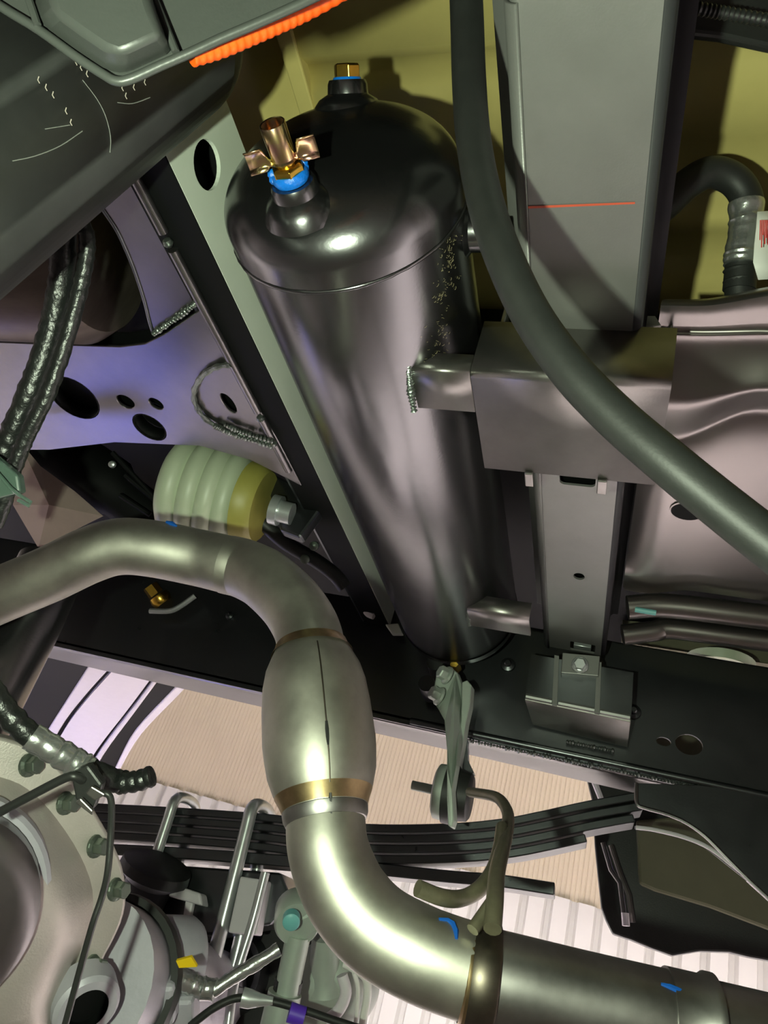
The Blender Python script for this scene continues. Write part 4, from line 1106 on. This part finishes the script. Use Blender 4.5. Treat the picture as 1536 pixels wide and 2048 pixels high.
E0 = [(40, 1560), (90, 1470), (140, 1390), (175, 1335), (200, 1290)]
E1 = [(60, 1570), (118, 1462), (165, 1398), (230, 1325), (260, 1280)]
E2 = [(150, 1570), (195, 1498), (255, 1420), (310, 1345), (340, 1290)]
E3 = [(170, 1580), (206, 1512), (270, 1425), (332, 1340), (360, 1290)]
E4 = [(205, 1590), (234, 1528), (270, 1462), (360, 1365), (420, 1290)]
E5 = [(212, 1596), (242, 1536), (282, 1470), (372, 1376), (440, 1296)]
arcstrip('backing_panel', E0, E4, 0.035, 0.01, 'dullblack', wl)
arcstrip('dark_gap', [(-60, 1560), (-20, 1470), (20, 1390), (60, 1335), (90, 1290)], E0, 0.012, 0.02, 'dullblack', wl)
arcstrip('inner_edge', E0, E1, 0.0, 0.02, 'lilac', wl, 0.004)
arcstrip('pale_panel', [(x + 8, y + 2) for x, y in E1], E2, 0.004, 0.02, 'lilac', wl)
arcstrip('pale_rim', [(x + 8, y) for x, y in E2], E3, -0.004, 0.03, 'lilac', wl, 0.005)
arcstrip('rubber_band', E3, E4, 0.006, 0.02, 'dullblack', wl)
arcstrip('outer_rim', E4, E5, -0.004, 0.03, 'lilac', wl, 0.004)

# body side (right)
bd = thing('body_side_panel', 'dark body side panel with olive inner face at the lower right', 'panel', P(1380, 1900, y=1.8))
YB = 1.85
poly = [(1168, 1530), (1186, 1605), (1190, 1690), (1197, 1760), (1203, 1815), (1212, 1840), (1226, 1868), (1262, 1880), (1300, 1896), (1345, 1912), (1400, 1903), (1460, 1905), (1500, 1915), (1700, 1950), (1700, 1500)]
mesh('outer_panel', *prism(PP(poly, y=YB), (0, 0.03, 0)), 'plastic', bd, smooth=False, bevel=0.004)
mesh('olive_face', *prism(PP([(1272, 1640), (1278, 1768), (1310, 1782), (1420, 1815), (1560, 1868), (1700, 1910), (1700, 1600)], y=YB - 0.02), (0, 0.015, 0)), 'olive2', bd, smooth=False, bevel=0.006)
mesh('strut', *sweep(PP([(1206, 1685), (1222, 1740), (1240, 1766), (1247, 1820), (1250, 1850)], y=YB - 0.03), 0.0055, 8), 'plate', bd)
mesh('strut', *sweep(PP([(1222, 1690), (1240, 1745), (1258, 1790), (1266, 1845)], y=YB - 0.02), 0.006, 8), 'stamp', bd)
mesh('strut_tip', *sweep(PP([(1250, 1826), (1252, 1852)], y=YB - 0.035), 0.008, 8), 'lilac', bd)
mesh('strut', *sweep(PP([(1180, 1542), (1204, 1602)], y=YB - 0.03), 0.007, 8), 'lilac', bd)

# ================================================================== LOWER MIDDLE: rear shock, drum, cables
rs = thing('rear_shock', 'pale green grey shock absorber with round eye and teal bolt', 'shock absorber', P(560, 2000, d=.9))
e = P(592, 1832, d=.92)
mesh('eye', *lathe(e + FWD * 0.02, -FWD + RIGHT * 0.1, [(0, 0), (0, 0.026), (0.005, 0.029), (0.035, 0.029), (0.04, 0.026), (0.04, 0)], 28), 'zincpale', rs)
mesh('eye_bolt', *lathe(P(583, 1834, d=.885), -FWD + RIGHT * 0.1, [(0, 0), (0, 0.0105), (0.012, 0.0105), (0.014, 0.008), (0.014, 0)], 20), 'teal', rs)
mesh('lug', *prism(PD([(575, 1845, .90), (632, 1820, .90), (640, 1860, .90), (612, 1885, .90), (580, 1880, .90)]), FWD * 0.03), 'zincpale', rs, smooth=False, bevel=0.004)
mesh('body', *sweep(PD([(597, 1870, .91), (580, 1950, .90), (560, 2060, .885)]), 0.0155, 24), 'zincpale', rs)
mesh('band', *lathe(P(576, 1970, d=.90), P(560, 2060, d=.885) - P(597, 1870, d=.91), [(-0.006, 0.016), (-0.006, 0.0175), (0.006, 0.0175), (0.006, 0.016)], 24), 'rubber', rs)
mesh('lower_body', *sweep(PD([(570, 1985, .895), (548, 2080, .88)]), 0.021, 24), 'zincpale', rs)
bdm = thing('brake_drum', 'pale green grey brake backing plate beside the exhaust bend', 'brake drum', P(660, 1990, d=1.0))
mesh('backing', *lathe(P(668, 1980, d=1.02), (-FWD + RIGHT * 0.35 + DOWN * 0.1), [(-0.03, 0.060), (0.0, 0.066), (0.012, 0.064), (0.03, 0.048), (0.04, 0.02), (0.042, 0)], 40), 'zincpale', bdm, smooth=True)
mesh('neck', *lathe(P(650, 1900, d=1.0), DOWN, [(-0.02, 0), (-0.02, 0.018), (0.03, 0.022), (0.05, 0.03)], 24), 'zincpale', bdm)
mesh('spring_tube', *sweep(cat(PD([(684, 1950, .95), (692, 1985, .945), (678, 2020, .945), (655, 2040, .945)]), 5), 0.0075, 12), 'lilac', bdm)
ch = mesh('cable_loop', *sweep(cat(PD([(690, 1928, .98), (712, 1940, .97), (732, 1958, .97), (735, 1990, .97), (728, 2030, .97), (722, 2070, .97)]), 6), 0.0055, 10), 'white'); tag(ch, 'white curved cable loop below the exhaust bend', 'cable')
ch = mesh('cable_loop', *sweep(cat(PD([(708, 1945, .965), (716, 1975, .965), (714, 2020, .965), (708, 2070, .965)]), 6), 0.003, 10), 'white'); tag(ch, 'thin white inner cable beside the curved white loop', 'cable')
pc = thing('brake_cable', 'black brake cable with purple tape across the shock absorber', 'cable', P(600, 2010, d=.86))
mesh('cable', *sweep(cat(PD([(380, 2052, .84), (430, 2015, .845), (478, 1996, .85), (540, 2002, .85), (600, 2018, .85), (680, 2045, .85), (760, 2070, .85)]), 6), 0.0045, 10), 'rubber', pc)
mesh('purple_tape', *sweep(PD([(578, 2024, .842), (608, 2034, .842)]), 0.0105, 12), 'purple', pc)
mesh('cable_ferrule', *sweep(PD([(484, 1994, .845), (500, 1998, .845), (520, 2000, .845), (546, 2002, .845)]), [0.0105, 0.010, 0.007, 0.004], 14), 'galv', pc)
fr = thing('foil_cable_run', 'foil wrapped cable crossing the U bolts above the axle', 'cable', P(420, 1960, d=.88))
mesh('dark_part', *sweep(cat(PD([(235, 1845, .82), (270, 1885, .83), (300, 1920, .84), (325, 1945, .85)]), 5), 0.0105, 14), 'btape', fr)
p_ = cat(PD([(325, 1940, .85), (365, 1960, .855), (400, 1975, .86), (430, 1980, .86)]), 6)
mesh('foil_part', *sweep(p_, [0.0125 * (1 + random.uniform(-.08, .08)) for _ in p_], 16), 'tape', fr)
p_ = cat(PD([(425, 1982, .86), (470, 1952, .87), (515, 1925, .88), (558, 1898, .89)]), 6)
mesh('foil_part', *sweep(p_, [0.008 * (1 + random.uniform(-.08, .08)) for _ in p_], 16), 'tape', fr)

# ================================================================== UPPER RIGHT: hose with tape, label, conduit
ah = thing('elbow_hose', 'black elbow hose with silver tape right of the cross bar', 'hose', P(1420, 450, d=.85))
pts = cat(PD([(1290, 440, .70), (1330, 410, .70), (1375, 368, .70), (1420, 345, .70), (1465, 358, .70), (1492, 395, .70), (1493, 450, .70), (1484, 520, .70), (1478, 580, .70)]), 6)
mesh('hose', *sweep(pts, 0.0148, 18), 'rubber', ah)
pts = cat(PD([(1492, 405, .698), (1492, 450, .698), (1485, 500, .698), (1481, 530, .698)]), 7)
mesh('silver_tape', *sweep(pts, [0.0158 * (1 + random.uniform(-.06, .06)) for _ in pts], 18), 'tape', ah)
mesh('hose_end', *lathe(P(1479, 540, d=.70), DOWN, [(-0.005, 0.011), (0, 0.015), (0.005, 0.012), (0.01, 0.015), (0.016, 0.0135), (0.03, 0.0135), (0.03, 0)], 20), 'rubber', ah)
wt = thing('foil_label', 'white foil label with red print at the right edge', 'label', P(1530, 500, d=.67))
v, f = extr([(0, 0), (1, 1), (2, 2), (3, 3), (4, 4)], '', 0, 1, lambda p, q, t: P((1514, 1512, 1508, 1506, 1516)[p] + 60 * t, (424, 455, 490, 525, 560)[p] - 4 * t, d=(.67, .667, .67, .665, .67)[p] + 0.012 * t))
mesh('foil', v, f, 'white', wt, smooth=True, solid=0.0006)
for i in range(6):
    a = P(1520 + i * 3.2, 440, d=.661); b = P(1519 + i * 3.2, 440 + (40, 55, 30, 48, 36, 50)[i], d=.661)
    mesh('print_line', *prism([a, a + RIGHT * 0.0009, b + RIGHT * 0.0009, b], FWD * 0.0002), 'redtag', wt, smooth=False)
cc = cat(PD([(1325, 8, .55), (1400, 18, .55), (1460, 28, .55), (1530, 40, .55), (1600, 52, .55)]), 26)
co = mesh('ribbed_conduit', *sweep(cc, [0.0046 * (1 + 0.12 * math.sin(i * 1.57)) for i in range(len(cc))], 12), 'plastic'); tag(co, 'black ribbed wiring conduit across the top right corner', 'conduit')
ub = thing('upper_bracket', 'dark bracket under the ribbed conduit in the top right corner', 'bracket', P(1490, 70, d=.7))
mesh('bracket_plate', *prism(PD([(1330, -60, .58), (1330, 60, .58), (1445, 72, .58), (1536, 92, .58), (1650, 115, .58), (1650, -60, .58)]), FWD * 0.01), 'plastic', ub, smooth=False, bevel=0.003)
